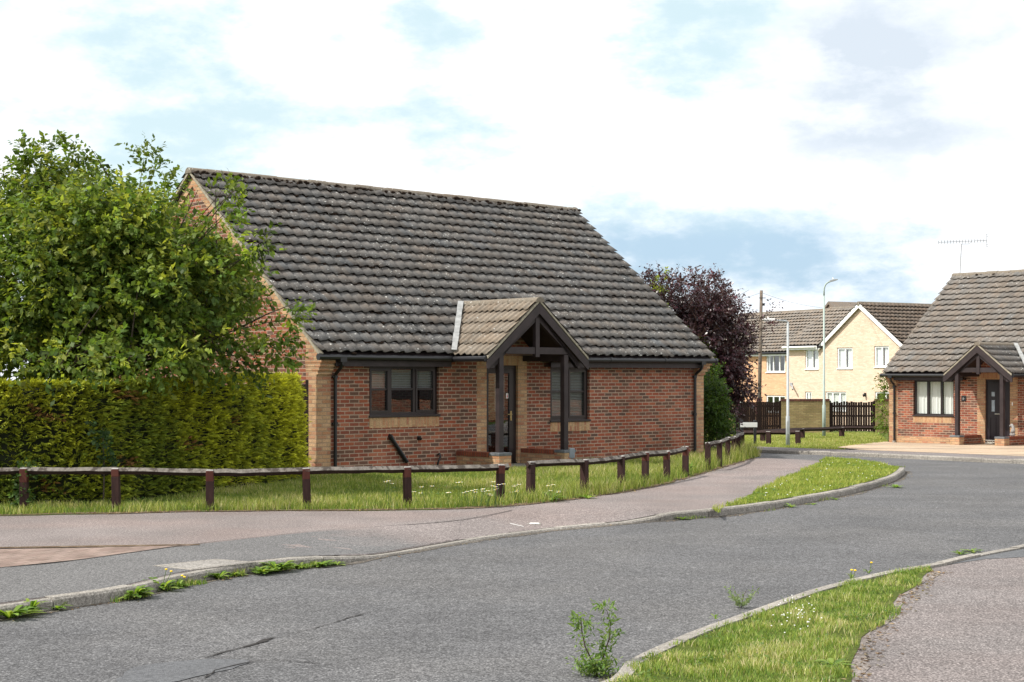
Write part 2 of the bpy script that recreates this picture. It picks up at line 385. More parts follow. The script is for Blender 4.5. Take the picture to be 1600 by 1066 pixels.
def drape(name, poly, zo, mat, cell=1.0, zfun=None, kind='structure', label=None, cat=None, parent=None):
    bm = bmesh.new(); vs = [bm.verts.new((x, y, 0)) for x, y in poly]; f = bm.faces.new(vs)
    bmesh.ops.triangulate(bm, faces=[f])
    xs = [p[0] for p in poly]; ys = [p[1] for p in poly]
    for ax, lo, hi in ((0, min(xs), max(xs)), (1, min(ys), max(ys))):
        if ax == 0 and zfun is None: continue
        k = math.ceil(lo/cell)*cell
        while k < hi:
            no = (1, 0, 0) if ax == 0 else (0, 1, 0); co = (k, 0, 0) if ax == 0 else (0, k, 0)
            if ax == 0 or zfun is not None or k > 27:
                bmesh.ops.bisect_plane(bm, geom=bm.verts[:]+bm.edges[:]+bm.faces[:], plane_co=co, plane_no=no)
            k += cell
    for v in bm.verts: v.co.z = gz(v.co.y)+zo+(zfun(v.co.x, v.co.y) if zfun else 0)
    for q in bm.faces:
        q.normal_update()
        if q.normal.z < 0: q.normal_flip()
    me = bpy.data.meshes.new(name); bm.to_mesh(me); bm.free(); me.materials.append(mat)
    o = bpy.data.objects.new(name, me); C.objects.link(o); o.parent = parent
    return tag(o, label, cat, None, kind)

def strip(name, A, B, zo, mat, zfun=None, kind='structure', label=None, cat=None):
    n = min(len(A), len(B)); V = []
    for i in range(n):
        for q in (A[i], B[i]): V.append((q[0], q[1], gz(q[1])+zo+(zfun(*q) if zfun else 0)))
    o = mesh_np(name, np.array(V), np.array([[2*i, 2*i+2, 2*i+3, 2*i+1] for i in range(n-1)]), mat)
    bm = bmesh.new(); bm.from_mesh(o.data); [f_.normal_flip() for f_ in bm.faces if f_.normal.z < 0]; bm.to_mesh(o.data); bm.free()
    return tag(o, label, cat, None, kind)
# ---- kerb lines -----------------------------------------------------
KF = [(-9.5, 4.6), (-6.6, 9.0)]+line([(0,966),(190,938),(280,916),(370,899),(460,888),(535,881),(640,863),(760,842.5),(880,827),(980,818),(1040,813.5),(1140,805),(1240,790),(1330,772),(1390,755),(1410,744),(1414,737)], -.1)
KF += [at(1404, 730), at(1380, 724), at(1340, 718.5), at(1295, 715.5), at(1235, 713), at(1175, 711), (4.6, 41.2), (1.5, 46.6), (-3, 55)]
KF = smooth_line(KF, .2)
KFa = np.array(KF); arc = np.concatenate([[0], np.cumsum(np.linalg.norm(np.diff(KFa, axis=0), axis=1))])
def arc_at(p): return arc[np.argmin(((KFa-np.array(p))**2).sum(1))]
D0, D1 = arc_at(at(535, 881, -.1)), arc_at(at(985, 818, -.1)); D2 = arc_at(at(1380, 724))
def drop(s):
    """how far the kerb is let down at arc length s"""
    def ss(a, b, x): t = min(1, max(0, (x-a)/(b-a))); return t*t*(3-2*t)
    d = ss(D0-.5, D0+.9, s)*(1-ss(D1-.2, D1+1.1, s))
    return max(d, ss(D2-.8, D2+.8, s))*.082
def pave_z(x, y):
    d2 = ((KFa-np.array((x, y)))**2).sum(1); i = int(np.argmin(d2)); d = math.sqrt(d2[i])
    return -drop(arc[i])*max(0, 1-d/1.3)
KN = [(-6.0, .4), (-2.6, 5.2), at(905, 1075), at(960, 1040), at(1010, 1014), at(1080, 985), at(1150, 960), at(1220, 935), at(1280, 916), at(1340, 902), at(1400, 889), at(1455, 880), at(1500, 869), at(1560, 857.5), at(1600, 850), (8.3, 20.2), (12.5, 23.0), (19, 25.5), (30, 27)]
KN = smooth_line(KN, .2)
KS = [(-6, 64.5), (.5, 54.3), at(1165, 701.5), at(1270, 705), at(1350, 708), at(1420, 711), at(1533, 716), at(1600, 718.5), (14.3, 32.6), (19, 30.6), (30, 29.8)]
KS = smooth_line(KS, .25)
def kerb(name, pts, side, w=.13, dropf=None, top=0.0, stone=.915, seed=1):
    P = np.array(pts); A = np.concatenate([[0], np.cumsum(np.linalg.norm(np.diff(P, axis=0), axis=1))])
    O = np.array(offset(pts, side*w)); mb = MB(); r = random.Random(seed); s = 0.0
    def pt(arr, s): return np.array([np.interp(s, A, arr[:, 0]), np.interp(s, A, arr[:, 1])])
    while s < A[-1]-.1:
        e = min(s+stone-.012, A[-1]); k = 4; jz = r.uniform(-.006, .006); jt = r.uniform(-.006, .006); rows = []
        for q in np.linspace(s, e, k):
            a, b = pt(P, q), pt(O, q); z = gz(a[1])+top-(dropf(q) if dropf else 0)+jz; dr = (b-a)/np.linalg.norm(b-a)*.018
            rows.append([(a[0], a[1], z-.22), (a[0]+jt*.0, a[1], z-.022), (a[0]+dr[0], a[1]+dr[1], z), (b[0], b[1], z+.002), (b[0], b[1], z-.22)])
        n = len(mb.v)
        for R in rows: mb.v += R
        for i in range(k-1):
            for j in range(4): mb.f.append((n+i*5+j, n+i*5+j+1, n+(i+1)*5+j+1, n+(i+1)*5+j)); mb.m.append(0)
        mb.f.append(tuple(n+j for j in range(5))); mb.m.append(0); mb.f.append(tuple(n+(k-1)*5+j for j in reversed(range(5)))); mb.m.append(0)
        s += stone
    return tag(mb.build(name, M['concrete']), kind='structure')
kerb('kerb_far_side', KF, 1, dropf=drop)
kerb('kerb_near_side', KN, -1, w=.125)
kerb('kerb_side_road', KS, 1, w=.2)

M['gutter_dirt'] = m_road('gutter_grit', (.085,.075,.064), (.13,.118,.10), (.4, 2.0), .35, 45).mat
# ---- sheets ---------------------------------------------------------
def ground_sheet():
    bm = bmesh.new(); ys = [-120, -40, 0, 20, 27, 30, 32, 34, 36, 38, 40, 44, 48, 54, 60, 70, 80, 95, 120, 200, 400, 1200]; xs = [-900, -200, -60, -20, 0, 20, 60, 200, 900]
    G = [[bm.verts.new((x, y, gz(y)-.16)) for x in xs] for y in ys]
    for i in range(len(ys)-1):
        for j in range(len(xs)-1): bm.faces.new((G[i][j], G[i][j+1], G[i+1][j+1], G[i+1][j]))
    me = bpy.data.meshes.new('ground'); bm.to_mesh(me); bm.free(); me.materials.append(M['field'])
    o = bpy.data.objects.new('ground', me); C.objects.link(o); tag(o, kind='structure')
ground_sheet()
road = offset(KF, .06)+list(reversed(offset(KS, .08)))
# road: between far kerb / side road kerb and near kerb
iF = int(np.argmin(((KFa-np.array(at(1404, 730)))**2).sum(1)))
road_poly = offset(KF, .06)+[(-6, 60)]+[p for p in offset(KS, .08) if p[1] < 60]+list(reversed(offset(KN, -.06)))+[(-8.5, 2.5)]
drape('road', road_poly, -.1, M['asphalt'])
LE = [(-14, 20.2), (-9.5, 20.55)]+line([(0,806),(90,804),(180,803),(250,801),(330,800),(410,799),(480,798.5),(560,798),(640,797),(710,795.5),(780,792),(840,787),(900,780),(950,773),(1000,765),(1045,755),(1080,745),(1130,730),(1170,718),(1178,711.5)])+[(4.2, 41.4), (1.2, 46.3), (-3.4, 54.5)]
LEs = smooth_line(LE, .3)
pave_poly = [p for p in offset(KF, .10)]+list(reversed(wobble(LEs, .03, 3)))+[(-14, 12)]
drape('pavement', pave_poly, 0.0, M['pink'], .6, pave_z)
LW = wobble(LEs, .05, 5)
lawn_poly = LW+[(-14, 54)]
drape('lawn', lawn_poly, .0045, M['turf'], 2.0)
# worn earth along the lawn's edge
eL = smooth_line(LE[1:-3], .2); strip('lawn_edge_soil', wobble(offset(eL, -.03), .035, 8), wobble(offset(eL, .17), .05, 9), .009, M['dirt'])
VI = line([(1290,716.5),(1283,722),(1262,732),(1235,744),(1205,757),(1175,770),(1150,783),(1128,796),(1122,802)], 0)
i0 = int(np.argmin(((KFa-np.array(at(1122, 806, -.1)))**2).sum(1))); i1 = int(np.argmin(((KFa-np.array(at(1290, 715.5)))**2).sum(1)))
verge_poly = offset(KF[i0:i1+1], .12)+wobble(smooth_line(VI, .2), .04, 4)
drape('grass_verge', verge_poly, .005, M['turf'], 1.0)
seam = line([(-260,905),(0,888),(120,876),(270,855.5),(360,845),(480,832),(560,826),(640,820),(720,812)])
gi0 = int(np.argmin(((KFa-np.array((-6.6, 9.0)))**2).sum(1))); gi1 = int(np.argmin(((KFa-np.array(at(735, 846, -.1)))**2).sum(1)))
drape('grey_tarmac_strip', offset(KF[gi0:gi1+1], .125)+wobble(list(reversed(smooth_line(seam, .25))), .02, 2), .0035, M['grey_tarmac'], .6, pave_z)
drape('block_paving', line([(-260,866),(0,859),(150,856.5),(312,852.5),(270,855.3),(120,875.6),(0,887.6),(-260,904.5)]), .0065, M['blocks'], .6, pave_z)
sm = wobble(smooth_line(seam+line([(765,805.5),(800,798)]), .25), .012, 21); strip('pavement_seam', offset(sm, .012), wobble(offset(sm, -.010), .006, 22), .0075, M['crack'], pave_z)
drape('paving_edge_seam', line([(-100,857),(0,856),(150,853.5),(312,851.5),(312,852.6),(200,855.4),(100,856.6),(0,857.8),(-100,859.5)]), .0095, M['dirt'], .6, pave_z)
# near side
PI = line([(1318,1085),(1335,1035),(1348,1000),(1372,968),(1398,940),(1428,914),(1458,890),(1490,877)])
nv0 = int(np.argmin(((np.array(KN)-np.array(at(905, 1075)))**2).sum(1))); nv1 = int(np.argmin(((np.array(KN)-np.array(at(1462, 880)))**2).sum(1)))
nverge = offset(KN[nv0-12:nv1], -.12)+list(reversed(wobble([(1.0, 4.5)]+smooth_line(PI[:-1], .2), .035, 6)))
drape('near_grass_verge', nverge, -.012, M['turf'], 1.0)
npave = offset(KN, -.10)+[(30, 2), (6, -3), (-4, -3)]
drape('near_pavement', npave, -.02, M['pink_far'], 2.0)
drape('near_grey_tarmac', line([(1476,880.5),(1520,868),(1600,854.5),(1700,836),(1700,850),(1600,868),(1540,871)]), -.0165, M['asphalt_patch'], 5)
eP = smooth_line(PI[:-1], .12)
r = np.random.default_rng(31); k = np.arange(len(eP)); wv = .05+.03*np.sin(k*.31)+.03*np.sin(k*.83+1)+r.normal(size=len(eP))*.012; Tg = unit2(np.gradient(np.array(eP), axis=0)); Ng = np.stack([-Tg[:, 1], Tg[:, 0]], 1)
strip('worn_verge_edge', [tuple(q) for q in np.array(eP)+Ng*.06], [tuple(q) for q in np.array(eP)-Ng*wv[:, None]], -.0165, M['gravel'])
# beyond the side road
sp = [p for p in KS if p[1] < 60]
drape('side_pavement', offset(sp, .1)+list(reversed(offset(sp, 1.9))), 0.0, M['pink_far'], 2.0)
back = offset(sp, 1.85)
drape('far_lawn', back+[(45, 34), (60, 74), (-25, 74)], -.02, M['turf'], 2.0)
A2 = np.array((12.66, 51.5)); V2 = np.array((.68, -.733)); V2 /= np.linalg.norm(V2); N2 = np.array((-V2[1], V2[0]))
drv = line([(1308,699),(1340,694),(1385,690)])+[tuple(A2+V2*k+N2*.3) for k in (-.2, 4, 16)]
near_edge = [p for p in offset(sp, 1.8) if p[0] > at(1308, 699)[0] and p[0] < 20]
drape('tan_driveway', drv+list(reversed(near_edge)), .004, M['tan'], 1.0)

gk = KF[:int(len(KF)*.62)]; strip('gutter_grit', offset(gk, .03), wobble(offset(gk, -.10), .04, 41), -.0965, M['gutter_dirt'])
gk = KN[20:-20]; strip('gutter_grit', offset(gk, -.03), wobble(offset(gk, .08), .04, 42), -.0965, M['gutter_dirt'])
# ---- road crack and patch -------------------------------------------
ck = line([(318,1029),(345,1021),(380,1013),(420,1000),(445,995),(480,985),(520,974),(560,962),(600,954),(650,945)], -.1)
cks = smooth_line(ck, .08); w = np.interp(np.arange(len(cks)), [0, len(cks)*.15, len(cks)*.5, len(cks)], [.01, .040, .018, .003])*np.clip(.75+.6*np.sin(np.arange(len(cks))*.37)+.5*np.sin(np.arange(len(cks))*.91+1), .12, 1.6)
r = np.random.default_rng(5); P = np.array(cks)
T = np.gradient(P, axis=0); T /= np.linalg.norm(T, axis=1)[:, None]; Nn = np.stack([-T[:, 1], T[:, 0]], 1)
ja = r.normal(size=len(P))*.012; wa = (w*(1+r.normal(size=len(P))*.35))[:, None]
strip('road_crack', P+Nn*(ja[:, None]+wa*.55), P+Nn*(ja[:, None]-wa*.35), -.094, M['crack'])
pt = line([(180,1062),(215,1045),(270,1036),(325,1030),(385,1033),(372,1042),(320,1055),(260,1070),(200,1080)], -.1)
drape('road_repair', wobble(smooth_line(pt+[pt[0]], .1)[:-1], .02, 3), -.0955, M['asphalt_patch'], 5)
hl = wobble(smooth_line(line([(322,1060),(345,1049),(385,1039),(440,1033),(500,1037)], -.1), .08), .02, 4); strip('road_hairline_crack', hl, wobble(offset(hl, .014), .008, 5), -.0925, M['crack'])

M['cover'] = m_road('cover_concrete', (.25,.235,.215), (.30,.285,.265), (.6, 1.3), .2, 50).mat
M['white_worn'] = m_plain('worn_white_paint', (.55,.54,.52), .8, .2, .2, 20)
# ------------------------------------------------------------------ building parts
def wall_holes(mb, x0, x1, y0, y1, z0, z1, holes):
    """a wall slab along x with rectangular openings, as butted boxes"""
    xs = sorted({x0, x1, *[h[0] for h in holes], *[h[1] for h in holes]})
    for a, b in zip(xs[:-1], xs[1:]):
        hs = sorted([(h[2], h[3]) for h in holes if h[0] <= a+1e-6 and h[1] >= b-1e-6]); z = z0
        for c, d in hs:
            if c > z+1e-6: mb.box(a, b, y0, y1, z, c)
            z = max(z, d)
        if z < z1-1e-6: mb.box(a, b, y0, y1, z, z1)
def tiles(name, parent, mat, O, e, s, n, W, Ls, courses, period=.27, amp=.025, keep=None, lift=.066, seed=0, res=14, jit=1.0):
    """interlocking profiled tiles in overlapping courses, modelled as rolled strips with an open front lap"""
    r = np.random.default_rng(seed); O, e, s, n = (np.array(q, float) for q in (O, e, s, n)); gauge = Ls/courses
    nx = int(W/period*res)+1; X = np.linspace(0, W, nx); ph = 2*np.pi*X/period; wave = amp*(.5+.5*(np.sin(ph)-.45*np.sin(2*ph)+.22*np.sin(3*ph)))
    V = []; F = []; Cc = []
    tile_i = (X/period).astype(int); nt = tile_i.max()+1
    for j in range(courses):
        jl = r.normal(size=nt)*.0045*jit; js = r.normal(size=nt)*.007*jit; tn = np.clip(1+r.normal(size=nt)*.07, .75, 1.2)
        warm = r.normal(size=nt)*.025; bow = .006*np.sin(X*1.3+j)*jit
        s0 = j*gauge-.0+js[tile_i]+.010*np.sin(ph); s1 = (j+1)*gauge+.05; top = wave+lift+jl[tile_i]+bow
        if j == courses-1: s1 = Ls
        rows = [(s0, top-.018), (s0, top), (np.full(nx, s1-gauge*.45 if j < courses-1 else Ls-.02), wave+lift*.5+bow), (np.full(nx, s1), wave*.95+.004+bow)]
        b = len(V)*0+sum(len(q) for q in V)
        for sv, nv in rows:
            V.append(O+X[:, None]*e+np.asarray(sv)[:, None]*s+nv[:, None]*n)
            c = tn[tile_i][:, None]*np.stack([1+warm[tile_i], np.ones(nx), 1-warm[tile_i]], 1); Cc.append(c)
        i = np.arange(nx-1)
        for q in range(3):
            F.append(np.stack([b+q*nx+i, b+q*nx+i+1, b+(q+1)*nx+i+1, b+(q+1)*nx+i], 1))
    V = np.concatenate(V); F = np.concatenate(F); Cc = np.clip(np.concatenate(Cc), 0, 1.6)
    if keep is not None:
        cen = V[F].mean(1); F = F[keep(cen)]
    return mesh_np(name, V, F, mat, parent, Cc)
def window(parent, x0, x1, z0, z1, splits, transom=None, y=.07, mat=None, casement=(), blind=None, sill=True, inner=.0, fw=.06, name='window'):
    """frame as a part, with pane, sill and blind as its sub-parts"""
    mat = mat or M['frame']; d = .06; mb = MB()
    mb.box(x0, x1, y, y+d, z0, z0+fw); mb.box(x0, x1, y, y+d, z1-fw, z1)
    mb.box(x0, x0+fw, y, y+d, z0+fw, z1-fw); mb.box(x1-fw, x1, y, y+d, z0+fw, z1-fw)
    ed = [x0+fw]
    for q in splits: mb.box(q-fw*.55, q+fw*.55, y, y+d, z0+fw, z1-fw); ed += [q-fw*.55, q+fw*.55]
    ed.append(x1-fw); panes = MB()
    for k in range(len(ed)//2):
        a, b = ed[2*k], ed[2*k+1]; c0, c1 = z0+fw, z1-fw
        if k in casement:
            q = .042; mb.box(a, b, y-.012, y+d-.014, c0, c0+q); mb.box(a, b, y-.012, y+d-.014, c1-q, c1)
            mb.box(a, a+q, y-.012, y+d-.014, c0+q, c1-q); mb.box(b-q, b, y-.012, y+d-.014, c0+q, c1-q); a += q; b -= q; c0 += q; c1 -= q
        if transom: mb.box(a, b, y+.004, y+d-.004, transom-.017, transom+.017)
        panes.face([(a, y+.035, c0), (b, y+.035, c0), (b, y+.035, c1), (a, y+.035, c1)])
    o = mb.build(name, mat, parent)
    panes.build('pane', M['glass'], o, fix=False)
    if sill: MB().box(x0-.02, x1+.02, y-.10, y+.0, z0-.035, z0+.012).build('sill', mat, o, bevel=.006)
    if blind:
        kind, b0, b1 = blind; bb = MB(); m = M['blind']
        if kind == 'slats':
            z = b1
            while z > b0:
                bb.face([(x0+.05, y+.075, z), (x1-.05, y+.075, z), (x1-.05, y+.093, z-.026), (x0+.05, y+.093, z-.026)]); z -= .034
        else:
            m = M['curtain']
            for a, b in (inner or ((x0+.04, x1-.04),)):
                k = max(6, int((b-a)/.025)); pts = [(a+(b-a)*i/k, y+.095+.018*math.sin(i*1.15)+.006*math.sin(i*2.9)) for i in range(k+1)]
                for i in range(k): bb.face([(*pts[i], b0), (*pts[i+1], b0), (*pts[i+1], b1), (*pts[i], b1)])
        bb.build('blind' if kind == 'slats' else 'curtain', m, o, fix=False)
    return o

def bungalow(name, label, loc, rz, p):
    root = thing(name, label, 'bungalow', loc, rz, p.get('group'))
    L, D, ze, zr = p['L'], p['D'], 2.302, p['zr']; r0, r1 = -.11, L+.12
    m = (zr-ze)/(D+.25); th = math.atan(m); cs, sn = math.cos(th), math.sin(th)
    plane = lambda y: ze+m*(min(y, 2*D-y)+.25)
    xp, hw, za, py = p['xp'], p['hw'], p['za'], -1.34; zep = 2.27; mp = (za-zep)/hw
    dr0, dr1 = p['door']; j0, j1 = dr0-.27, dr1+.26
    wins = p['wins']; WT = 2.32; PW = .32
    holes = [(w['x0'], w['x1'], w['z0']-.235, w['z1']) for w in wins]+[(j0, j1, -.5, WT-.02)]
    mb = MB(); wall_holes(mb, PW, L-PW, 0, .25, -.7, WT, holes)
    hwi = (za-.12-WT)/mp
    mb.prism([(xp-hwi, WT), (xp+hwi, WT), (xp, za-.12)], 'y', .004, .1)
    wall = mb.build('wall', M['red'], root)
    for w in wins: MB().box(w['x0'], w['x1'], -.004, .2, w['z0']-.235, w['z0']-.03).build('soldier_course', M['soldier'], wall)
    MB().box(j0, j1, 0.0, .2, 2.10, WT-.02).build('door_lintel', M['soldier'], wall)
    for a, b in ((j0, dr0), (dr1, j1)): MB().box(a, b, -.003, .25, -.5, 2.10).build('door_jamb', M['buff'], wall)
    if p.get('plinth'): MB().box(PW, j0, -.012, -.0005, -.7, .20).build('plinth', M['buff'], wall)
    # gables with their buff verge courses
    for x0, x1, sd in ((0, .25, -1), (L-.25, L, 1)):
        gw = MB().prism([(.32, -.7), (2*D-.32, -.7), (2*D-.32, 2.25), (2*D-.02, plane(.02)-.16), (D, zr-.16), (.02, plane(.02)-.16), (.32, 2.25)], 'x', x0, x1).build('gable_wall', M['red'], root)
        a, b = (x0-.032, x0-.0015) if sd < 0 else (x1+.0015, x1+.032)
        bd = MB()
        for q in (1, -1):
            Y = lambda y: y if q > 0 else 2*D-y
            bd.prism([(Y(-.02), plane(0)-.33), (Y(D-.001), zr-.33-.0), (Y(D-.001), zr-.09), (Y(-.14), plane(-.14)-.09), (Y(-.14), plane(-.14)-.20)], 'x', a, b)
        bd.build('verge_brickwork', M['buff'], gw)
    mb = MB(); mb.box(PW, L-PW, 2*D-.25, 2*D, -.7, WT); mb.build('rear_wall', M['red'], root)
    # corner piers with corbelled kneelers
    for x0, x1, sd in ((-.014, PW, -1), (L-PW, L+.014, 1)):
        q = MB(); q.box(x0, x1, -.016, .32, -.7, 1.83)
        for k in range(7):
            z = 1.83+k*.075; y0 = -.016-(0 if k < 1 else min(.20, .05*k)); e_ = min(.10, .028*max(0, k-1))
            q.box(x0-(e_*.25 if sd < 0 else 0), x1+(e_ if sd > 0 else 0), y0, .32, z, min(z+.075, ze-.05))
            if z+.075 >= ze-.06: break
        q.prism([(-.216, ze-.05), (.32, ze-.05), (.32, plane(.32)-.13), (-.216, plane(-.216)-.10)], 'x', x0, x1)
        q.build('corner_pier', M['buff'], root)
    # roof: under-slab, tiles, verge pointing, ridge, growth
    rb = MB()
    for a, b in ((r0+.05, xp-hw+.1), (xp+hw-.1, r1-.05)):
        rb.prism([(-.22, ze-.03), (.0, plane(0)-.02), (.0, plane(0)-.1), (-.22, ze-.06)], 'x', a, b)
    rb.prism([(0.0, plane(0)-.02), (D, zr-.02), (2*D, plane(0)-.02), (2*D, plane(0)-.08), (D, zr-.12), (0, plane(0)-.08)], 'x', r0+.05, r1-.05)
    roof = rb.build('roof', M['timber'], root); Ls = math.hypot(D+.25, zr-ze)
    def keep_main(c):
        zp = za-mp*np.abs(c[:, 0]-xp); return ~((np.abs(c[:, 0]-xp) < hw) & (c[:, 2] < zp-.10) & (c[:, 1] < 1.6))
    tiles('roof_tiles', roof, p['tile'], (r0, -.25, ze), (1, 0, 0), (0, cs, sn), (0, -sn, cs), r1-r0, Ls, p['courses'], keep=keep_main, seed=p['seed'])
    tiles('roof_tiles', roof, p['tile'], (r1, 2*D+.25, ze), (-1, 0, 0), (0, -cs, sn), (0, sn, cs), r1-r0, Ls, p['courses'], seed=p['seed']+1, res=7)
    for a, b in ((r0-.006, r0+.10), (r1-.10, r1+.006)):
        vb = MB()
        for q in (1, -1):
            Y = lambda y: y if q > 0 else 2*D-y
            vb.prism([(Y(-.25), ze-.045), (Y(D-.001), zr-.05), (Y(D-.001), zr+.012), (Y(-.25), ze+.012)], 'x', a, b)
        vb.build('verge', M['verge'], roof)
    rd = MB(); x = r0-.02; rr = random.Random(p['seed'])
    while x < r1:
        e1 = min(x+.44, r1+.02); z = zr-.055+rr.uniform(-.008, .008); k = 8
        pr = [(D+.135*math.cos(math.pi*i/k), z+.125*math.sin(math.pi*i/k)) for i in range(k+1)]
        rd.prism(pr, 'x', x, e1-.012); rd.prism([(a+(.004 if a > D else -.004), b-.012) for a, b in pr], 'x', e1-.0125, e1-.001); x = e1
    rd.build('ridge', p['ridge'], roof, smooth=False)
    mo = MB(); rr = random.Random(p['seed']+5)  # moss; its dark clumps along course edges also deepen the laps' shade lines
    for k in range(p['moss']):
        if rr.random() < .16: j = p['courses']-1; s_ = Ls-rr.uniform(.02, .12)
        else:
            j = int(rr.random()**.8*p['courses']); s_ = j*Ls/p['courses']+rr.uniform(-.03, .045)
        x = rr.uniform(r0+.05, r1-.05) if rr.random() < .7 else rr.uniform(r0+.05, r0+3.5); y = -.25+s_*cs; z = ze+s_*sn
        if abs(x-xp) < hw and z < za-mp*abs(x-xp)+.1: continue
        R = rr.uniform(.014, .04)*(1.6 if rr.random() < .12 else 1)
        mo.sphere((x, y-sn*.03, z+cs*.03), R*rr.uniform(1, 2.0), R, R*.7, 7, 4, .22)
    for k in range(int(p['moss']*.35)):
        R = rr.uniform(.02, .045); x = rr.uniform(r0, r1); mo.sphere((x, D-rr.uniform(.10, .20), zr-rr.uniform(.02, .09)), R*1.6, R, R*.8, 6, 4, .25)
    tag(mo.build('moss', M['moss'], roof, smooth=True), kind='stuff')
    # eaves
    ea, eb = xp-hw-.02, xp+hw+.02
    for a, b in ((PW-.02, ea), (eb, L-PW+.02)): MB().box(a, b, -.222, -.2, 2.06, 2.26).box(a, b, -.2, -.0005, 2.075, 2.095).build('fascia', M['timber'], root)
    MB().box(PW, L-PW, 2*D+.2, 2*D+.222, 2.06, 2.26).build('fascia', M['timber'], root)
    def gutter(pts, caps=True):
        q = MB(); q.tube(pts, .056, 10); P = [Vector(a) for a in pts]; d = (P[-1]-P[0]); n_ = max(1, int(d.length/1.8))
        for i in range(n_+1):
            c = P[0]+d*(i/max(1, n_))*.999; q.tube([c-d.normalized()*.03, c+d.normalized()*.03], .064, 10)
        q.build('gutter', M['black'], root, smooth=False)
    gutter([(r0-.02, -.285, 2.235), (ea+.03, -.285, 2.225)]); gutter([(eb-.03, -.285, 2.225), (r1+.02, -.285, 2.235)])
    sx = xp-hw-.04 if p['flash'] < 0 else xp+hw+.04
    gutter([(sx, -.30, 2.215), (sx, -1.28, 2.215)])
    for x in p['pipes']:
        q = MB(); q.tube([(x, -.285, 2.22), (x, -.285, 2.10), (x, -.24, 2.03), (x, -.10, 1.93), (x, -.062, 1.87), (x, -.062, p.get('pipe_z', -.25))], .034, 10)
        q.box(x-.075, x+.075, -.34, -.23, 2.14, 2.24)
        for z in (1.84, .95): q.box(x-.055, x+.055, -.075, -.015, z, z+.035); q.tube([(x, -.062, z-.02), (x, -.062, z+.05)], .043, 10)
        q.build('downpipe', M['black'], root)
    # porch
    tl = MB()
    tl.prism([(xp-hw, zep-.03), (xp, za-.03), (xp+hw, zep-.03), (xp+hw-.03, zep-.09), (xp, za-.10), (xp-hw+.03, zep-.09)], 'y', py+.03, .0)
    pr = tl.build('porch_roof', M['timber'], root); lsp = math.hypot(hw, za-zep); c2, s2 = hw/lsp, (za-zep)/lsp
    yb = (za-ze)/m-.25+.3; kp = lambda c: c[:, 2] > ze+m*(c[:, 1]+.25)-.10
    nc = p.get('pcourses', 5)
    tiles('porch_tiles', pr, p['ptile'][0], (xp-hw, yb, zep), (0, -1, 0), (c2, 0, s2), (-s2, 0, c2), yb-py, lsp, nc, keep=kp, seed=21, period=.18, amp=.03, lift=.05)
    tiles('porch_tiles', pr, p['ptile'][1], (xp+hw, py, zep), (0, 1, 0), (-c2, 0, s2), (s2, 0, c2), yb-py, lsp, nc, keep=kp, seed=22, period=.18, amp=.03, lift=.05)
    q = MB(); k = 8; yr = (za-ze)/m-.25; y = py-.02
    while y < yr+.05:
        y1 = min(y+.44, yr+.08); q.prism([(xp+.12*math.cos(math.pi*i/k), za-.04+.105*math.sin(math.pi*i/k)) for i in range(k+1)], 'y', y, y1-.01); y = y1
    q.build('porch_ridge', p['ridge'], pr)
    q = MB()
    for sd in (-1, 1):
        q.prism([(xp+sd*hw*1.02, zep-.05), (xp, za-.035), (xp, za+.012), (xp+sd*hw*1.02, zep+.0)], 'y', py-.008, py+.07)
    q.build('verge', M['verge'], pr)
    q = MB()
    for sd in (p['flash'],):
        a = Vector((xp+sd*hw*1.0, -.27, ze+.03)); b = Vector((xp+sd*.10, yr-.08, za-.02)); nn = Vector((sd*.35, -.45, .82)).normalized()
        for i in range(6):
            p0 = a.lerp(b, i/6); p1 = a.lerp(b, (i+1)/6+.004); q.beam(p0+nn*.085, p1+nn*.085, .11+.012*(i % 2), .022, up=nn)
    q.build('lead_flashing', M['lead'], pr)
    for sd in (-1, 1):
        xl = xp+sd*(hw+.05); zl = zep-.05*mp
        MB().prism([(xl, zl-.055), (xp, za-.055), (xp, za-.275), (xl-sd*.03, zl-.225), (xl, zl-.20)], 'y', py-.004+.001*sd, py+.028+.001*sd).build('barge_board', M['timber'], root, bevel=.004)
        MB().prism([(xl-sd*.25, zl-.03), (xp, za-.255), (xp, za-.40), (xl-sd*.15, zl-.19), (xl-sd*.25, zl-.19)], 'y', py+.07, py+.16).build('rafter', M['timber'], root, bevel=.004)
    MB().box(xp-.055, xp+.055, py+.055, py+.15, 2.26, za-.36).build('king_post', M['timber'], root, bevel=.005)
    hx = (za-.40-2.40)/mp+.12
    MB().box(xp-hx, xp-.056, py+.072, py+.148, 2.32, 2.46).box(xp+.056, xp+hx, py+.072, py+.148, 2.32, 2.46).build('tie_beam', M['timber'], root, bevel=.004)
    for x in p['posts']:
        MB().box(x-.06, x+.06, py+.05, py+.17, .345, 2.31).build('porch_post', M['timber'], root, bevel=.006)
        MB().box(x-.045, x+.045, py+.1715, -.0005, 2.19, 2.31).build('porch_plate', M['timber'], root)
        lw = MB().box(x-.105, x+.105, -1.10, -.017, -.7, .245).build('low_wall', M[p['lowmat']], root)
        MB().box(x-.112, x+.112, -1.10, -.018, .246, .335).build('coping', M['redcap'], lw)
        MB().box(x-.16, x+.16, -1.40, -1.1005, -.7, .285).build('low_wall_pier', M['buff'], lw)
        MB().box(x-.17, x+.17, -1.41, -1.1005, .286, .345).build('cap_slab', M['slab'], lw, bevel=.006)
    MB().box(min(p['posts'])-.1, max(p['posts'])+.1, -1.1, -.02, -.6, .02).build('porch_floor', M['concrete'], root)
    for w in wins:
        window(root, w['x0'], w['x1'], w['z0'], w['z1'], w['splits'], w.get('transom'), casement=w.get('casement', ()), blind=w.get('blind'), inner=w.get('inner'))
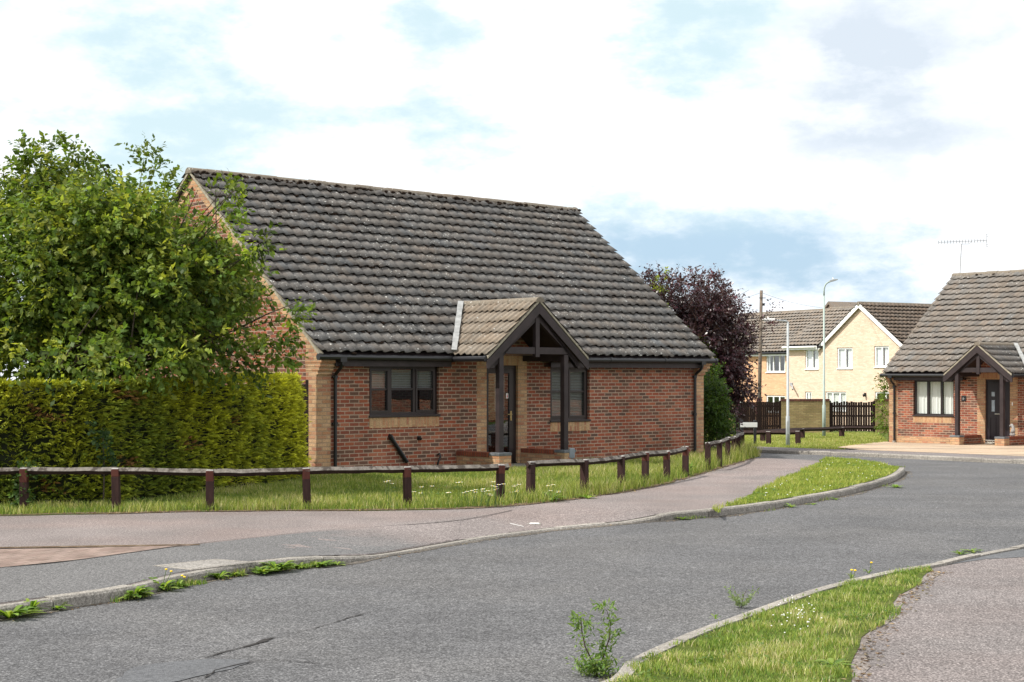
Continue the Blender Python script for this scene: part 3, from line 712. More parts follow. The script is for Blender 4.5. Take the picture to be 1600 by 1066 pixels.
    # door
    fr = MB(); fr.box(dr0, dr0+.05, .06, .13, .04, 2.10).box(dr1-.055, dr1, .06, .13, .04, 2.10).box(dr0+.05, dr1-.055, .06, .13, 2.03, 2.10).box(dr0, dr1, .03, .15, -.02, .04)
    lf0, lf1 = dr0+.053, dr1-.058
    if p['door_kind'] == 'glazed':
        fr.mi = 0; g0, g1 = lf0+.06, lf1-.13
        fr.box(lf0, g0, .065, .11, .05, 2.025).box(g1, lf1, .065, .11, .05, 2.025).box(g0, g1, .065, .11, .05, .17).box(g0, g1, .065, .11, 1.93, 2.025)
        do = fr.build('door', M['frame'], root)
        q = MB(); q.face([(g0, .09, .17), (g1, .09, .17), (g1, .09, 1.93), (g0, .09, 1.93)]); q.build('glass_pane', M['glass'], do, fix=False)
        MB().box(g1+.025, g1+.06, .055, .065, .93, 1.13).tube([(g1+.042, .066, 1.06), (g1+.042, .02, 1.06)], .009, 8).tube([(g1+.042, .02, 1.06), (g1-.085, .02, 1.06)], .009, 8).build('door_handle', M['brass'], do)
        st = MB(); st.box(g1-.075, g1-.012, .083, .0885, 1.40, 1.505); st.mi = 1
        st.prism([(g1-.062, 1.42), (g1-.025, 1.42), (g1-.034, 1.45), (g1-.031, 1.47), (g1-.042, 1.492), (g1-.052, 1.47), (g1-.05, 1.45)], 'y', .081, .0826)
        st.build('door_sticker', [M['white'], M['red_paint']], do)
        bb = MB(); z = 1.9
        while z > 1.15:
            bb.face([(g0+.30, .20, z), (g1, .20, z), (g1, .218, z-.026), (g0+.30, .218, z-.026)]); z -= .034
        bb.build('blind', M['blind'], do, fix=False)
        MB().box(lf0-.3, lf1+.6, 1.6, 1.62, 0, 2.2).build('hall_back', M['dark'], do)
    else:
        fr.box(lf0, lf1, .07, .115, .05, 2.025); do = fr.build('door', M['composite'], root)
        q = MB(); w_ = lf1-lf0
        for u0, u1, a, b in ((.14,.36,.55,.86), (.60,.82,.55,.86)):
            q.box(lf0+w_*u0-.02, lf0+w_*u0, .055, .0695, a-.3, b); q.box(lf0+w_*u1, lf0+w_*u1+.02, .055, .0695, a-.3, b)
            q.box(lf0+w_*u0-.02, lf0+w_*u1+.02, .055, .0695, b, b+.02); q.box(lf0+w_*u0-.02, lf0+w_*u1+.02, .055, .0695, a-.32, a-.3)
        q.build('door_moulding', M['composite'], do)
        for u0, u1 in ((.20,.34), (.66,.80)):
            MB().box(lf0+w_*u0, lf0+w_*u1, .05, .069, 1.56, 1.70).build('glass_pane', M['pale_glass'], do); MB().box(lf0+w_*u0, lf0+w_*u1, .05, .069, 1.08, 1.44).build('glass_pane', M['pale_glass'], do)
        MB().box(lf0+w_*.34, lf0+w_*.68, .045, .069, .985, 1.02).build('letter_plate', M['chrome'], do, bevel=.004)
        MB().box(dr0+.06, dr1-.06, -.10, .065, .045, .085).box(dr0+.02, dr1-.02, -.02, .05, .10, .17).build('door_sill', M['chrome'], do, bevel=.006)
    return root

M['pale_glass'] = m_plain('obscured_glass', (.30,.36,.42), .15, .6, .15, 9)
PHI = math.atan2(.675, .738)
home = bungalow('bungalow', 'red brick bungalow with mossy dark tiled roof behind the knee rail fence', (-3.72, 29.192, 0), PHI, dict(
    L=11.23, D=4.47, zr=6.214, xp=4.58, hw=1.38, za=3.42, door=(4.32, 5.21), door_kind='glazed', posts=(3.58, 5.39), flash=-1, pipes=(.40, 10.88),
    wins=[dict(x0=1.26, x1=3.03, z0=1.09, z1=2.075, splits=(1.83, 2.44), transom=1.61, casement=(0, 2), blind=('slats', 1.60, 2.0)),
          dict(x0=6.17, x1=7.38, z0=.90, z1=2.065, splits=(6.76,), transom=1.53, casement=(0, 1), blind=('slats', .95, 2.0))],
    tile=M['tile'], ptile=(M['tile_porch'], M['tile']), ridge=M['ridge'], courses=19, seed=3, moss=700, lowmat='buff', group='red brick bungalows'))
# waste pipe and vents on the front wall
MB().tube([(2.16, -.05, .16), (1.76, -.05, .66)], .042, 10).tube([(1.775, -.05, .64), (1.735, -.05, .69)], .052, 10).tube([(1.76, -.05, .665), (1.76, .02, .70)], .04, 8).build('waste_pipe', M['black'], home)
q = MB(); q.box(2.46, 2.54, -.02, .01, .59, .67); q.tube([(2.5, -.02, .63), (2.5, -.07, .61)], .03, 8); q.build('wall_vent', M['black'], home)
q = MB(); q.tube([(2.98, .0, .27), (2.98, -.08, .30), (2.98, -.11, .24), (2.93, -.11, .17), (2.9, -.10, .05)], .02, 8); q.build('hose_tap', M['black'], home)

PHI2 = math.atan2(V2[1], V2[0])
home2 = bungalow('bungalow', 'red brick bungalow with dark front door and white curtains beside the tan driveway', (A2[0], A2[1], -.33), PHI2, dict(
    L=10.6, D=4.2, zr=5.78, xp=4.03, hw=1.14, za=3.20, door=(3.53, 4.40), door_kind='solid', posts=(3.29, 4.83), flash=1, pipes=(.22,), pipe_z=.05,
    wins=[dict(x0=.91, x1=2.41, z0=.91, z1=2.075, splits=(1.42, 1.92), blind=('curtain', .95, 2.03), inner=((.96, 1.36), (1.46, 1.88), (1.96, 2.36))),
          dict(x0=6.2, x1=7.7, z0=.91, z1=2.075, splits=(6.7, 7.2), blind=('curtain', .95, 2.03))],
    tile=M['tile_far'], ptile=(M['tile_far'], M['tile']), ridge=M['ridge'], courses=18, seed=9, moss=40, lowmat='red', group='red brick bungalows', plinth=True))
q = MB(); q.box(2.70, 2.86, -.02, -.001, 1.40, 1.57); q.mi = 1
# figure 6 on the plate
for k in range(10):
    a0, a1 = 2*math.pi*k/10, 2*math.pi*(k+1)/10
    q.beam((2.78+.024*math.cos(a0), -.022, 1.465+.024*math.sin(a0)), (2.78+.024*math.cos(a1), -.022, 1.465+.024*math.sin(a1)), .004, .012, up=(0, 1, 0))
q.beam((2.757, -.022, 1.47), (2.775, -.022, 1.53), .004, .012, up=(0, 1, 0))
q.build('house_number_plate', [M['black'], M['white']], home2)
MB().box(4.47, 4.50, -.02, -.0035, 1.28, 1.38).build('door_bell', M['white'], home2, bevel=.004)
q = MB(); q.tube([(.22, -.062, .05), (.22, -.062, -.35)], .06, 10); q.build('downpipe_shoe', M['concrete'], home2)

# small curled stone ornament on the low wall by the dark door
og = thing('garden_ornament', 'small grey curled stone ornament beside the porch post of the far bungalow', 'ornament', (*(A2+V2*5.12+N2*-.95), 0.0), PHI2)
q = MB(); q.sphere((0, 0, .06), .09, .08, .07, 10, 7, .03); q.tube([(0, 0, .1), (.03, 0, .2), (.02, 0, .3), (-.03, 0, .36), (-.07, 0, .33), (-.06, 0, .28)], [.07, .055, .045, .042, .035, .02], 10)
q.sphere((.02, 0, .18), .07, .06, .08, 10, 7, .05); b_ = q.build('body', M['ornament'], og, smooth=True)
og.location.z = -.33+.336-.0; og.location.x, og.location.y = A2+V2*4.83+N2*-.62

# television aerial on the far bungalow's ridge
ap = A2+N2*4.2+V2*.12; ae = thing('television_aerial', 'thin metal television aerial standing on the far bungalow ridge', 'aerial', (ap[0], ap[1], -.33+5.72), 0)
q = MB(); q.tube([(0, 0, 0), (.06, 0, 1.16)], .016, 6); q.build('mast', M['alu'], ae)
q = MB(); q.tube([(-.72, .1, 1.22), (.92, -.1, 1.27)], .011, 6); q.tube([(.06, 0, 1.15), (.32, -.03, 1.15), (.40, -.04, 1.25)], .011, 6); q.build('boom', M['alu'], ae)
q = MB()
for i in range(17):
    t = i/16; x = -.72+1.64*t; y = .1-.2*t; z = 1.22+.05*t; l_ = .10+.05*t
    q.tube([(x-.03, y-l_*.9, z+.055), (x+.03, y+l_*.9, z-.055)], .008, 5)
for dz in (-.22, -.14, .14, .22): q.tube([(.92, -.34, 1.27+dz), (.92+.05, .14, 1.27+dz)], .008, 5)
q.tube([(.92, -.1, 1.03), (.92, -.1, 1.51)], .008, 5); q.build('element_row', M['alu'], ae)

# ------------------------------------------------------------------ two-storey houses
def far_tiles(parent, O, e, s, W, Ls, mat, seed, n_c, keep=None):
    n = tuple(np.cross(e, s)); return tiles('roof_tiles', parent, mat, O, e, s, n, W, Ls, n_c, period=.3, amp=.055, keep=keep, lift=.09, seed=seed, res=5)
ZB = -1.15
GD = math.atan2(-.866, .5)
cr = thing('gabled_house', 'cream brick two storey house with white barge boards and a tall front gable', 'house', (17.7, 87.8, ZB), GD)
ez, rz_ = 3.62-ZB, 5.90-ZB; gwd = 6.4; hf = gwd/2; mm = (rz_-ez)/(hf+.15)
wi = [(-1.42, -.26, 2.27-ZB, 3.43-ZB), (1.29, 2.55, 2.29-ZB, 3.48-ZB), (4.27, 5.40, 2.36-ZB, 3.52-ZB)]
gi = [(-1.42, -.87, .3-ZB, .98-ZB), (.33, 2.03, -.1-ZB, 1.0-ZB), (4.32, 5.9, -.9-ZB, 1.03-ZB)]
mb = MB(); wall_holes(mb, -2.9, gwd, 0, .25, -.6, ez, wi+gi); mb.prism([(0, ez), (gwd, ez), (hf, rz_-.12)], 'y', 0, .25)
mb.box(-2.9, -2.65, .25, 6.6, -.6, ez); mb.box(gwd-.25, gwd, .25, 9.5, -.6, ez); mb.box(-2.65, gwd-.25, 9.25, 9.5, -.6, ez)
wl = mb.build('wall', M['cream'], cr)
for x0, x1, a, b in wi: window(cr, x0, x1, a, b, ((x0+x1)/2,), y=.05, mat=M['white'], blind=('curtain', a, b), inner=((x0+.05, x0+.42*(x1-x0)), (x1-.40*(x1-x0), x1-.05)), fw=.09)
for k, (x0, x1, a, b) in enumerate(gi): window(cr, x0, x1, a, b, ((x0+x1)/2,) if k != 1 else (x0+.55, x1-.55), y=.05, mat=M['white'], blind=('curtain', a, b) if k != 2 else None, inner=((x0+.05, x1-.05),), fw=.09)
rf = MB(); rf.prism([(-.15, ez-.04), (hf, rz_-.04), (gwd+.15, ez-.04), (gwd+.1, ez-.14), (hf, rz_-.16), (-.1, ez-.14)], 'y', -.12, 9.6)
rf.prism([(-.25, ez-.06), (3.3, rz_-.07), (6.9, ez-.06), (6.8, ez-.15), (3.3, rz_-.18), (-.15, ez-.15)], 'x', -3.0, .2)
ro = rf.build('roof', M['timber'], cr); ls = math.hypot(hf+.15, rz_-ez); c_, s_ = (hf+.15)/ls, (rz_-ez)/ls
far_tiles(ro, (-.15, 9.6, ez), (0, -1, 0), (c_, 0, s_), 9.8, ls, M['tile_pale'], 31, 11)
far_tiles(ro, (gwd+.15, -.2, ez), (0, 1, 0), (-c_, 0, s_), 9.8, ls, M['tile_brown'], 32, 11)
ls2 = math.hypot(3.55, rz_-ez-.02); far_tiles(ro, (-3.0, -.25, ez), (1, 0, 0), (0, 3.55/ls2, (rz_-ez-.02)/ls2), 6.2, ls2, M['tile_pale'], 33, 11, keep=lambda c: (c[:, 0] < .1) | (c[:, 2] > ez+mm*(np.minimum(c[:, 0], gwd-c[:, 0])+.15)-.05))
far_tiles(ro, (3.2, 6.85, ez), (-1, 0, 0), (0, -3.55/ls2, (rz_-ez-.02)/ls2), 6.2, ls2, M['tile_pale'], 34, 11)
q = MB(); q.tube([(hf, -.2, rz_-.01), (hf, 9.6, rz_-.01)], .12, 8); q.tube([(-3.0, 3.3, rz_-.03), (.2, 3.3, rz_-.03)], .12, 8); q.build('ridge', M['ridge'], ro)
for sd in (-1, 1):
    xl = hf+sd*(hf+.22); MB().prism([(xl, ez-.10), (hf, rz_+.03), (hf, rz_-.24), (xl-sd*.0, ez-.33)], 'y', -.17-.002*sd, -.12-.002*sd).build('barge_board', M['white'], cr)
MB().box(-3.02, -.13, -.27, -.23, ez-.22, ez-.01).box(-3.02, -.13, -.23, -.0005, ez-.22, ez-.18).build('fascia', M['white'], cr)
MB().tube([(-3.05, -.33, ez-.07), (-.2, -.33, ez-.07)], .06, 8).build('gutter', M['white'], cr)
q = MB(); q.box(3.55, 3.65, -.08, -.001, .75-ZB, .95-ZB); q.sphere((3.6, -.14, .83-ZB), .07, .07, .10, 8, 6); q.build('wall_lamp', M['black'], cr)
q = MB(); q.tube([(-2.55, -.02, 1.35-ZB), (-2.1, -.35, 1.1-ZB)], .05, 6); q.box(-2.7, -2.5, -.06, -.001, 1.3-ZB, 1.5-ZB); q.build('wall_bracket', M['alu'], cr)

og_o = np.array((16.25, 90.3))+np.array((.866, .5))*.6
oh = thing('terraced_house', 'orange brick two storey house behind the purple leaved tree', 'house', (og_o[0], og_o[1], ZB), GD)
ez2, rz2, D2_ = 3.30-ZB, 5.92-ZB, 4.2
wi = [(-2.77, -.99, 2.1-ZB, 3.22-ZB), (-7.4, -5.9, 2.1-ZB, 3.22-ZB)]; gi = [(-2.77, -.99, -.3-ZB, .72-ZB), (-6.2, -4.9, -1.0-ZB, .72-ZB)]
mb = MB(); wall_holes(mb, -10.5, .9, 0, .25, -.6, ez2, wi+gi); mb.box(-10.5, -10.25, .25, 8.4, -.6, ez2); mb.box(-10.25, .9, 8.15, 8.4, -.6, ez2)
mb.prism([(0.0, ez2), (8.4, ez2), (4.2, rz2-.15)], 'x', -10.5, -10.25); mb.prism([(0.0, ez2), (8.4, ez2), (4.2, rz2-.15)], 'x', .65, .9); mb.box(.65, .9, .25, 8.15, -.6, ez2)
mb.build('wall', M['orange'], oh)
for k, (x0, x1, a, b) in enumerate(wi+gi): window(oh, x0, x1, a, b, (x0+(x1-x0)*.36, x0+(x1-x0)*.68), y=.04, mat=M['white'], blind=('curtain', a, b) if k < 2 else None, inner=((x0+.05, x0+.25), (x1-.25, x1-.05)), fw=.09)
MB().prism([(-.25, ez2-.05), (4.2, rz2-.05), (8.65, ez2-.05), (8.5, ez2-.15), (4.2, rz2-.17), (-.1, ez2-.15)], 'x', -10.6, 1.0).build('roof', M['timber'], oh)
ro = [c for c in oh.children if c.name.startswith('roof')][0]; ls3 = math.hypot(4.45, rz2-ez2); cc, ss = 4.45/ls3, (rz2-ez2)/ls3
far_tiles(ro, (-10.6, -.25, ez2), (1, 0, 0), (0, cc, ss), 11.6, ls3, M['tile_pale'], 41, 14); far_tiles(ro, (1.0, 8.65, ez2), (-1, 0, 0), (0, -cc, ss), 11.6, ls3, M['tile_pale'], 42, 14)
MB().tube([(-10.6, 4.2, rz2), (1.0, 4.2, rz2)], .12, 8).build('ridge', M['ridge'], ro)
MB().box(-10.6, .6, -.24, -.21, ez2-.22, ez2-.02).box(-10.6, .6, -.21, -.0005, ez2-.22, ez2-.18).build('fascia', M['white'], oh)
MB().tube([(-10.6, -.3, ez2-.05), (.5, -.3, ez2-.05)], .07, 8).build('gutter', M['black'], oh)
MB().tube([(-8.0, -.05, ez2-.1), (-8.0, -.05, 0)], .05, 8).build('downpipe', M['alu'], oh)
q = MB(); q.box(-.62, -.5, -.08, -.001, .6-ZB, .8-ZB); q.sphere((-.56, -.14, .68-ZB), .07, .07, .1, 8, 6); q.build('wall_lamp', M['black'], oh)
# further roof with a small white gable peeping between the two
fx = np.array((19.9, 100.5)); sh = thing('distant_house', 'distant house whose small pale gable peeps over the orange house roof', 'house', (fx[0], fx[1], ZB), GD)
mb = MB(); mb.box(-5, 4, 0, 7, -.6, 5.2); mb.prism([(.2, 6.0), (2.0, 7.6), (3.8, 6.0)], 'y', -.6, -.4); mb.prism([(.0, 5.2), (7, 5.2), (3.5, 6.9)], 'x', -5, -4.8); mb.prism([(.0, 5.2), (7, 5.2), (3.5, 6.9)], 'x', 3.8, 4)
mb.build('wall', M['cream'], sh)
q = MB(); q.prism([(-.2, 5.1), (3.5, 7.0), (7.2, 5.1), (7.2, 5.25), (3.5, 7.2), (-.2, 5.25)], 'x', -5.2, 4.2); q.prism([(.0, 5.9), (2.0, 7.65), (4.0, 5.9), (4.1, 5.95), (2.0, 7.82), (-.1, 5.95)], 'y', -.75, 2.5); q.build('roof', M['roof_plain'], sh)
# ------------------------------------------------------------------ plants
def unit(v): return v/(np.linalg.norm(v, axis=-1, keepdims=True)+1e-9)
def leaves(name, parent, mat, P, D, L, Wd, col, seed=0, flat=.55):
    """one folded leaf per point: P base, D axis, L length, Wd width, col colour"""
    r = np.random.default_rng(seed); n = len(P); up = r.normal(size=(n, 3))*flat+np.array((0, 0, 1.0))
    D = unit(D); sd = unit(np.cross(D, up)); nn = unit(np.cross(sd, D)); L = np.asarray(L)[:, None]; Wd = np.asarray(Wd)[:, None]
    mid = P+D*L*.5+nn*L*.04; tip = P+D*L-nn*L*.10
    V = np.stack([P, mid-sd*Wd*.5-nn*Wd*.12, tip, mid+sd*Wd*.5-nn*Wd*.12], 1).reshape(-1, 3)
    F = np.arange(4*n).reshape(n, 4); F = np.stack([F[:, 0], F[:, 1], F[:, 2], F[:, 3]], 1)
    tri = np.concatenate([F[:, [0, 1, 2]], F[:, [0, 2, 3]]])
    return mesh_np(name, V, tri, mat, parent, np.repeat(col, 4, 0))
def pick(pal, n, r, jit=.12):
    pal = np.array(pal, float); c = pal[r.integers(0, len(pal), n)]; return np.clip(c*(1+r.normal(size=(n, 1))*jit), 0.004, .9)
def crown(name, parent, mat, clumps, twigs, per, ll, lw, pal, seed, center, shell=.45, tl=.34, droop=.25):
    r = np.random.default_rng(seed); cl = np.array([c[:4] for c in clumps]); wt = cl[:, 3]**2.2; idx = r.choice(len(cl), twigs, p=wt/wt.sum())
    d = unit(r.normal(size=(twigs, 3))); rad = cl[idx, 3]*(shell+(1-shell)*r.random(twigs)**.6)
    base = cl[idx, :3]+d*rad[:, None]*np.array((1, 1, .85)); tw = unit(d*.8+unit(cl[idx, :3]-np.array(center))*.9+r.normal(size=(twigs, 3))*.45+np.array((0, 0, .15)))
    tint = 1+r.normal(size=len(cl))*.13; tl_ = tl*(.6+.8*r.random(twigs))
    k = np.arange(per)/max(1, per-1); P = base[:, None, :]+tw[:, None, :]*(k[None, :, None]*tl_[:, None, None])
    P[:, :, 2] -= droop*(k**2)[None, :]*tl_[:, None]*.5
    ang = r.random((twigs, per))*6.283; a = unit(np.cross(tw, r.normal(size=(twigs, 3)))); b = np.cross(tw, a)
    D = tw[:, None, :]*.7+(np.cos(ang)[..., None]*a[:, None, :]+np.sin(ang)[..., None]*b[:, None, :])*.9+np.array((0, 0, -.25))
    n = twigs*per; s = .5+.85*r.random(n)**1.3; c = pick(pal, twigs, r, .2)*tint[idx][:, None]; c = np.repeat(c, per, 0)*(1+r.normal(size=(n, 1))*.14)
    return leaves(name, parent, mat, P.reshape(-1, 3), D.reshape(-1, 3), ll*s, lw*s, np.clip(c, .004, .9), seed+1)
def limbs(parent, base, targets, r0, mat, name='branch', seed=0, fork=.35):
    r = random.Random(seed); mb = MB()
    for t in targets:
        a = Vector(base); b = Vector(t); m_ = a.lerp(b, .5)+Vector((r.uniform(-.2, .2), r.uniform(-.2, .2), r.uniform(.0, .25)))*(b-a).length*.35
        pts = [(1-u)**2*a+2*u*(1-u)*m_+u*u*b for u in [i/7 for i in range(8)]]
        mb.tube(pts, [r0*(1-i/7.6)**1.6+.003 for i in range(8)], 6)
        for q in range(3):
            p = pts[3+q]; e = p+Vector((r.uniform(-1, 1), r.uniform(-1, 1), r.uniform(-.1, .9))).normalized()*(b-a).length*fork
            mb.tube([p, p.lerp(e, .5)+Vector((0, 0, .03)), e], [r0*.35, r0*.22, r0*.08], 5)
    return mb.build(name, mat, parent)
def wp(px, py, Y): return ((px-800)/2400*Y, Y, CAMH+(588-py)/2400*Y)

# big broad leaved tree behind the hedge
tc = (-7.0, 25.6, 3.5); r = np.random.default_rng(4)
tree = thing('broadleaf_tree', 'large spreading green tree overhanging the golden hedge beside the bungalow', 'tree', (-7.1, 26.0, 0))
cl = []
for k in range(95):
    d = unit(r.normal(size=3)); q = np.array(tc)+d*np.array((2.45, 2.0, 1.45))*(.75+.28*r.random()); cl.append((*q, .47+.26*r.random()))
for k in range(22):
    d = unit(r.normal(size=3)); q = np.array(tc)+d*np.array((1.6, 1.3, 1.0))*r.random(); cl.append((*q, .8))
for px, py, Y, R in ((48,285,25,.28),(100,275,24.8,.24),(70,330,25,.45),(150,330,25,.42),(225,325,25,.40),(295,370,25,.42),(325,350,24.6,.26),(350,400,24.6,.34),(372,450,24.5,.32),(375,520,24.5,.36),(410,548,24.5,.26),(120,560,23.6,.5),(370,560,24.2,.4),(20,380,24.5,.6),(20,500,24,.6),(330,420,24.4,.6),(345,500,24.3,.6),(300,540,23.9,.6),(380,500,24.3,.5),(365,470,24.4,.4),(250,560,23.5,.5),(350,545,24,.5),(380,560,24.1,.36),(160,480,23.4,.6),(230,470,23.5,.55),(90,430,23.5,.6),(280,430,23.8,.6),(190,390,24,.6),(120,340,24.4,.55),(200,335,24.5,.5)):
    cl.append((*wp(px, py, Y), R))
GRN = [(.125,.18,.03), (.09,.145,.025), (.175,.22,.036), (.065,.115,.022), (.24,.27,.045), (.14,.19,.034), (.105,.16,.03)]
for px, py, Y, R in ((15,560,22.2,.34),(70,568,22.0,.3),(120,555,22.2,.32),(160,568,22.4,.26),(235,560,22.8,.26),(290,555,23.2,.26),(195,545,22.8,.34),(-60,560,22,.4)): cl.append((*wp(px, py, Y), R))
OUT = np.array([(-400,290),(0,328),(40,306),(110,300),(165,325),(225,330),(268,362),(303,398),(332,432),(344,468),(345,515),(360,545),(340,562),(250,585),(-400,590)], float)
cl = [c for c in cl if inside(OUT, np.array([((c[0]/c[1])*2400+800, 588-(c[2]-CAMH)/c[1]*2400)]))[0] or (c[3] < .42 and c[0]/c[1]*2400+800 < 395)]
crown('crown', tree, M['leaf'], [(a+7.1, b-26.0, c, R) for a, b, c, R in cl], 10500, 10, .106, .064, GRN, 51, (tc[0]+7.1, tc[1]-26, tc[2]-.4), .4, .34)
# thin outer shoots above and beside the crown
sh_ = [(48,236,25),(100,232,24.8),(35,262,25),(225,246,25),(240,262,25),(60,250,25),(348,298,24.5),(360,325,24.5),(408,378,24.3),(395,395,24.3),(455,497,24.2),(440,520,24.2),(435,555,24.2),(20,300,25),(130,262,25),(265,290,25)]
crown('shoot_leaves', tree, M['leaf'], [(*(np.array(wp(*q))+np.array((7.1, -26.0, 0))), .20) for q in sh_], 260, 8, .115, .062, [(.12,.18,.03),(.15,.20,.03),(.09,.15,.025)], 77, (tc[0]+7.1, tc[1]-26, tc[2]), .1, .22)
tr = MB(); tr.tube([(0, 0, -.2), (.03, .02, .6), (.0, -.05, 1.3), (.1, -.1, 2.0)], [.20, .16, .145, .12], 10); tr.build('trunk', M['bark'], tree, smooth=True)
limbs(tree, (.08, -.08, 1.8), [(np.array(wp(*q))+np.array((7.1, -26.0, 0))) for q in sh_]+[(np.array(cl[q_][:3])+np.array((7.1, -26.0, 0))) for q_ in np.random.default_rng(2).choice(len(cl), 46, replace=False)], .055, M['bark'], seed=3)

# golden conifer hedge
HP = smooth_line([(-12.5, 21.9), (-9.0, 22.0), (-7.3, 22.15), (-6.0, 22.6), (-5.15, 24.2), (-4.5, 25.6), (-3.95, 27.4), (-3.84, 28.05), (-4.12, 28.55), (-4.9, 28.9)], .15)
HA = np.array(HP); hs = np.concatenate([[0], np.cumsum(np.linalg.norm(np.diff(HA, axis=0), axis=1))])
HT = unit(np.gradient(HA, axis=0)); HO = np.stack([HT[:, 1], -HT[:, 0]], 1)   # outward
def hrow(s): return np.stack([np.interp(s, hs, HA[:, 0]), np.interp(s, hs, HA[:, 1])], 1), unit(np.stack([np.interp(s, hs, HO[:, 0]), np.interp(s, hs, HO[:, 1])], 1))
hedge = thing('conifer_hedge', 'long clipped golden green conifer hedge behind the left end of the rail fence', 'hedge', (-6.0, 24, 0))
off = np.array((6.0, -24.0, 0))
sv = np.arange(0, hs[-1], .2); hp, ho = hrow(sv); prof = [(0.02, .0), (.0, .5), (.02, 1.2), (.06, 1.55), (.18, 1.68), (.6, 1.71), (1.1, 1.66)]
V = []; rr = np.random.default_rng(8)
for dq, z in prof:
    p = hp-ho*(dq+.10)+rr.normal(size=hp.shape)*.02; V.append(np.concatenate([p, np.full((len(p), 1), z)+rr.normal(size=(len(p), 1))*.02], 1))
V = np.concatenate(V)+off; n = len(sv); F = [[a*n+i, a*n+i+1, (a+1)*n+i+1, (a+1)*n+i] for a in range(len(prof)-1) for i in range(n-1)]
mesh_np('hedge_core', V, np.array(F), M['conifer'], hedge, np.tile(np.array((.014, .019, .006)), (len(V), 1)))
N = 16500; r = np.random.default_rng(9); s = hs[-1]*r.random(N); t = r.random(N); topf = r.random(N) < .22; hp, ho = hrow(s)
zt = 1.70+.10*np.clip((s-hs[-1]*.6)/2, 0, 1); z = np.where(topf, zt+.03*r.random(N), .05+zt*t); dq = np.where(topf, .05+.8*r.random(N)**1.5, np.clip((z-zt+.22)/.3, 0, 1)**2*.16)
bump_ = .05*np.sin(s*3.1+z*2.3)+.05*np.sin(s*7.7-z*5.1)+.04*np.sin(s*17+z*13)*np.sin(z*19-s*4)+.05*r.random(N); P = np.concatenate([hp-ho*(dq+.09-bump_)[:, None], z[:, None]], 1)
Tn = np.stack([np.interp(s, hs, HT[:, 0]), np.interp(s, hs, HT[:, 1]), np.zeros(N)], 1); O3 = np.concatenate([ho, np.zeros((N, 1))], 1)
D = unit(O3*.75+Tn*(.45+.45*r.random((N, 1)))+np.array((0, 0, .22))+r.normal(size=(N, 3))*.34+topf[:, None]*np.array((0, 0, .35)))
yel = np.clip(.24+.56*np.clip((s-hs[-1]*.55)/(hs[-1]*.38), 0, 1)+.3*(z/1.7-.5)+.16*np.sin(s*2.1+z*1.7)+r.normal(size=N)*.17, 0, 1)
ca, cb, cd = np.array((.145,.195,.026)), np.array((.54,.54,.04)), np.array((.24,.13,.045)); col = ca+(cb-ca)*yel[:, None]
brown = (np.sin(s*2.3+1.0)*np.sin(z*6+s*1.1) > .78) & (r.random(N) < .45) & (s < hs[-1]*.7); col[brown] = cd; col *= np.clip(1+r.normal(size=(N, 1))*.2, .5, 1.5)
L0 = .11+.09*r.random(N); sd_ = unit(np.cross(D, np.array((0, 0, 1.0))+r.normal(size=(N, 3))*.5)); PP = []; DD = []; CC = []; LL = []
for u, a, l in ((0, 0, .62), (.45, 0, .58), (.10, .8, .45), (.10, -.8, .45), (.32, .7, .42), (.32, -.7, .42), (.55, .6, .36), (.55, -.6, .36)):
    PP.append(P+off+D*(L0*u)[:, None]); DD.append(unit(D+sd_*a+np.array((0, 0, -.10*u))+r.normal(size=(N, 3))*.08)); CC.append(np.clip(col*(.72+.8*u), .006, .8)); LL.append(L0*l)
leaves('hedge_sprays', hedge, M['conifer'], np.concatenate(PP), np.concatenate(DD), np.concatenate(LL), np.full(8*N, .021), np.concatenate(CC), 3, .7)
# dark ivy climbing in the hedge face
iv = at(215, 790); hv = thing('ivy_patch', 'patch of dark ivy growing through the face of the hedge', 'ivy', (-6.08, 22.35, .0))
crown('foliage', hv, M['leaf'], [(.12, .0, .95, .14), (.15, .05, .78, .13), (.05, -.02, 1.1, .12), (.2, .1, .62, .1)], 60, 5, .06, .05, [(.03,.06,.02),(.04,.075,.025)], 5, (0, 0.6, .9), .2, .1)
tag(MB().tube([(.1, .12, 0), (.12, .1, .5), (.1, .08, 1.1)], [.012, .01, .006], 5).build('stem', M['bark'], hv))

# purple leaved tree right of the bungalow
pb = (5.35, 43.2); pz = gz(pb[1]); pt_ = thing('purple_tree', 'dark purple leaved plum tree rising behind the right end of the bungalow', 'tree', (pb[0], pb[1], pz))
r = np.random.default_rng(14); cl = []; o_ = np.array((-pb[0], -pb[1], -pz))
for px, py, R in ((1025,440,.3),(1040,470,.42),(1075,455,.42),(1085,445,.35),(1110,450,.42),(1060,490,.5),(1095,495,.6),(1130,490,.42),(1140,510,.4),(1160,505,.25),(1120,530,.55),(1080,540,.6),(1150,545,.36),(1110,575,.55),(1140,590,.42),(1155,605,.34),(1165,615,.25),(1125,625,.42),(1100,610,.5),(1140,650,.26),(1132,670,.22),(1050,520,.5),(1065,570,.6),(1160,560,.3),(1172,530,.22),(1015,460,.3),(1070,520,.6),(1100,520,.6),(1095,560,.6),(1130,560,.5),(1110,600,.5),(1150,525,.36),(1120,480,.42),(1030,455,.3),(1140,575,.36),(1150,600,.26),(1132,610,.36),(1128,640,.26),(1155,515,.26),(1135,470,.34),(1040,445,.3)):
    cl.append((*(np.array(wp(px, py, 43+r.normal()*.5))+o_), R))
for k in range(10): cl.append((*(np.array(wp(1085+r.normal()*22, 540+r.normal()*40, 43.5))+o_), .7))
PUR = [(.055,.024,.032), (.078,.033,.043), (.042,.022,.026), (.11,.048,.062), (.065,.038,.038)]
crown('crown', pt_, M['purple_leaf'], cl, 6200, 10, .098, .052, PUR, 61, tuple(np.array((5.2, 43.3, 2.6))+o_), .3, .30)
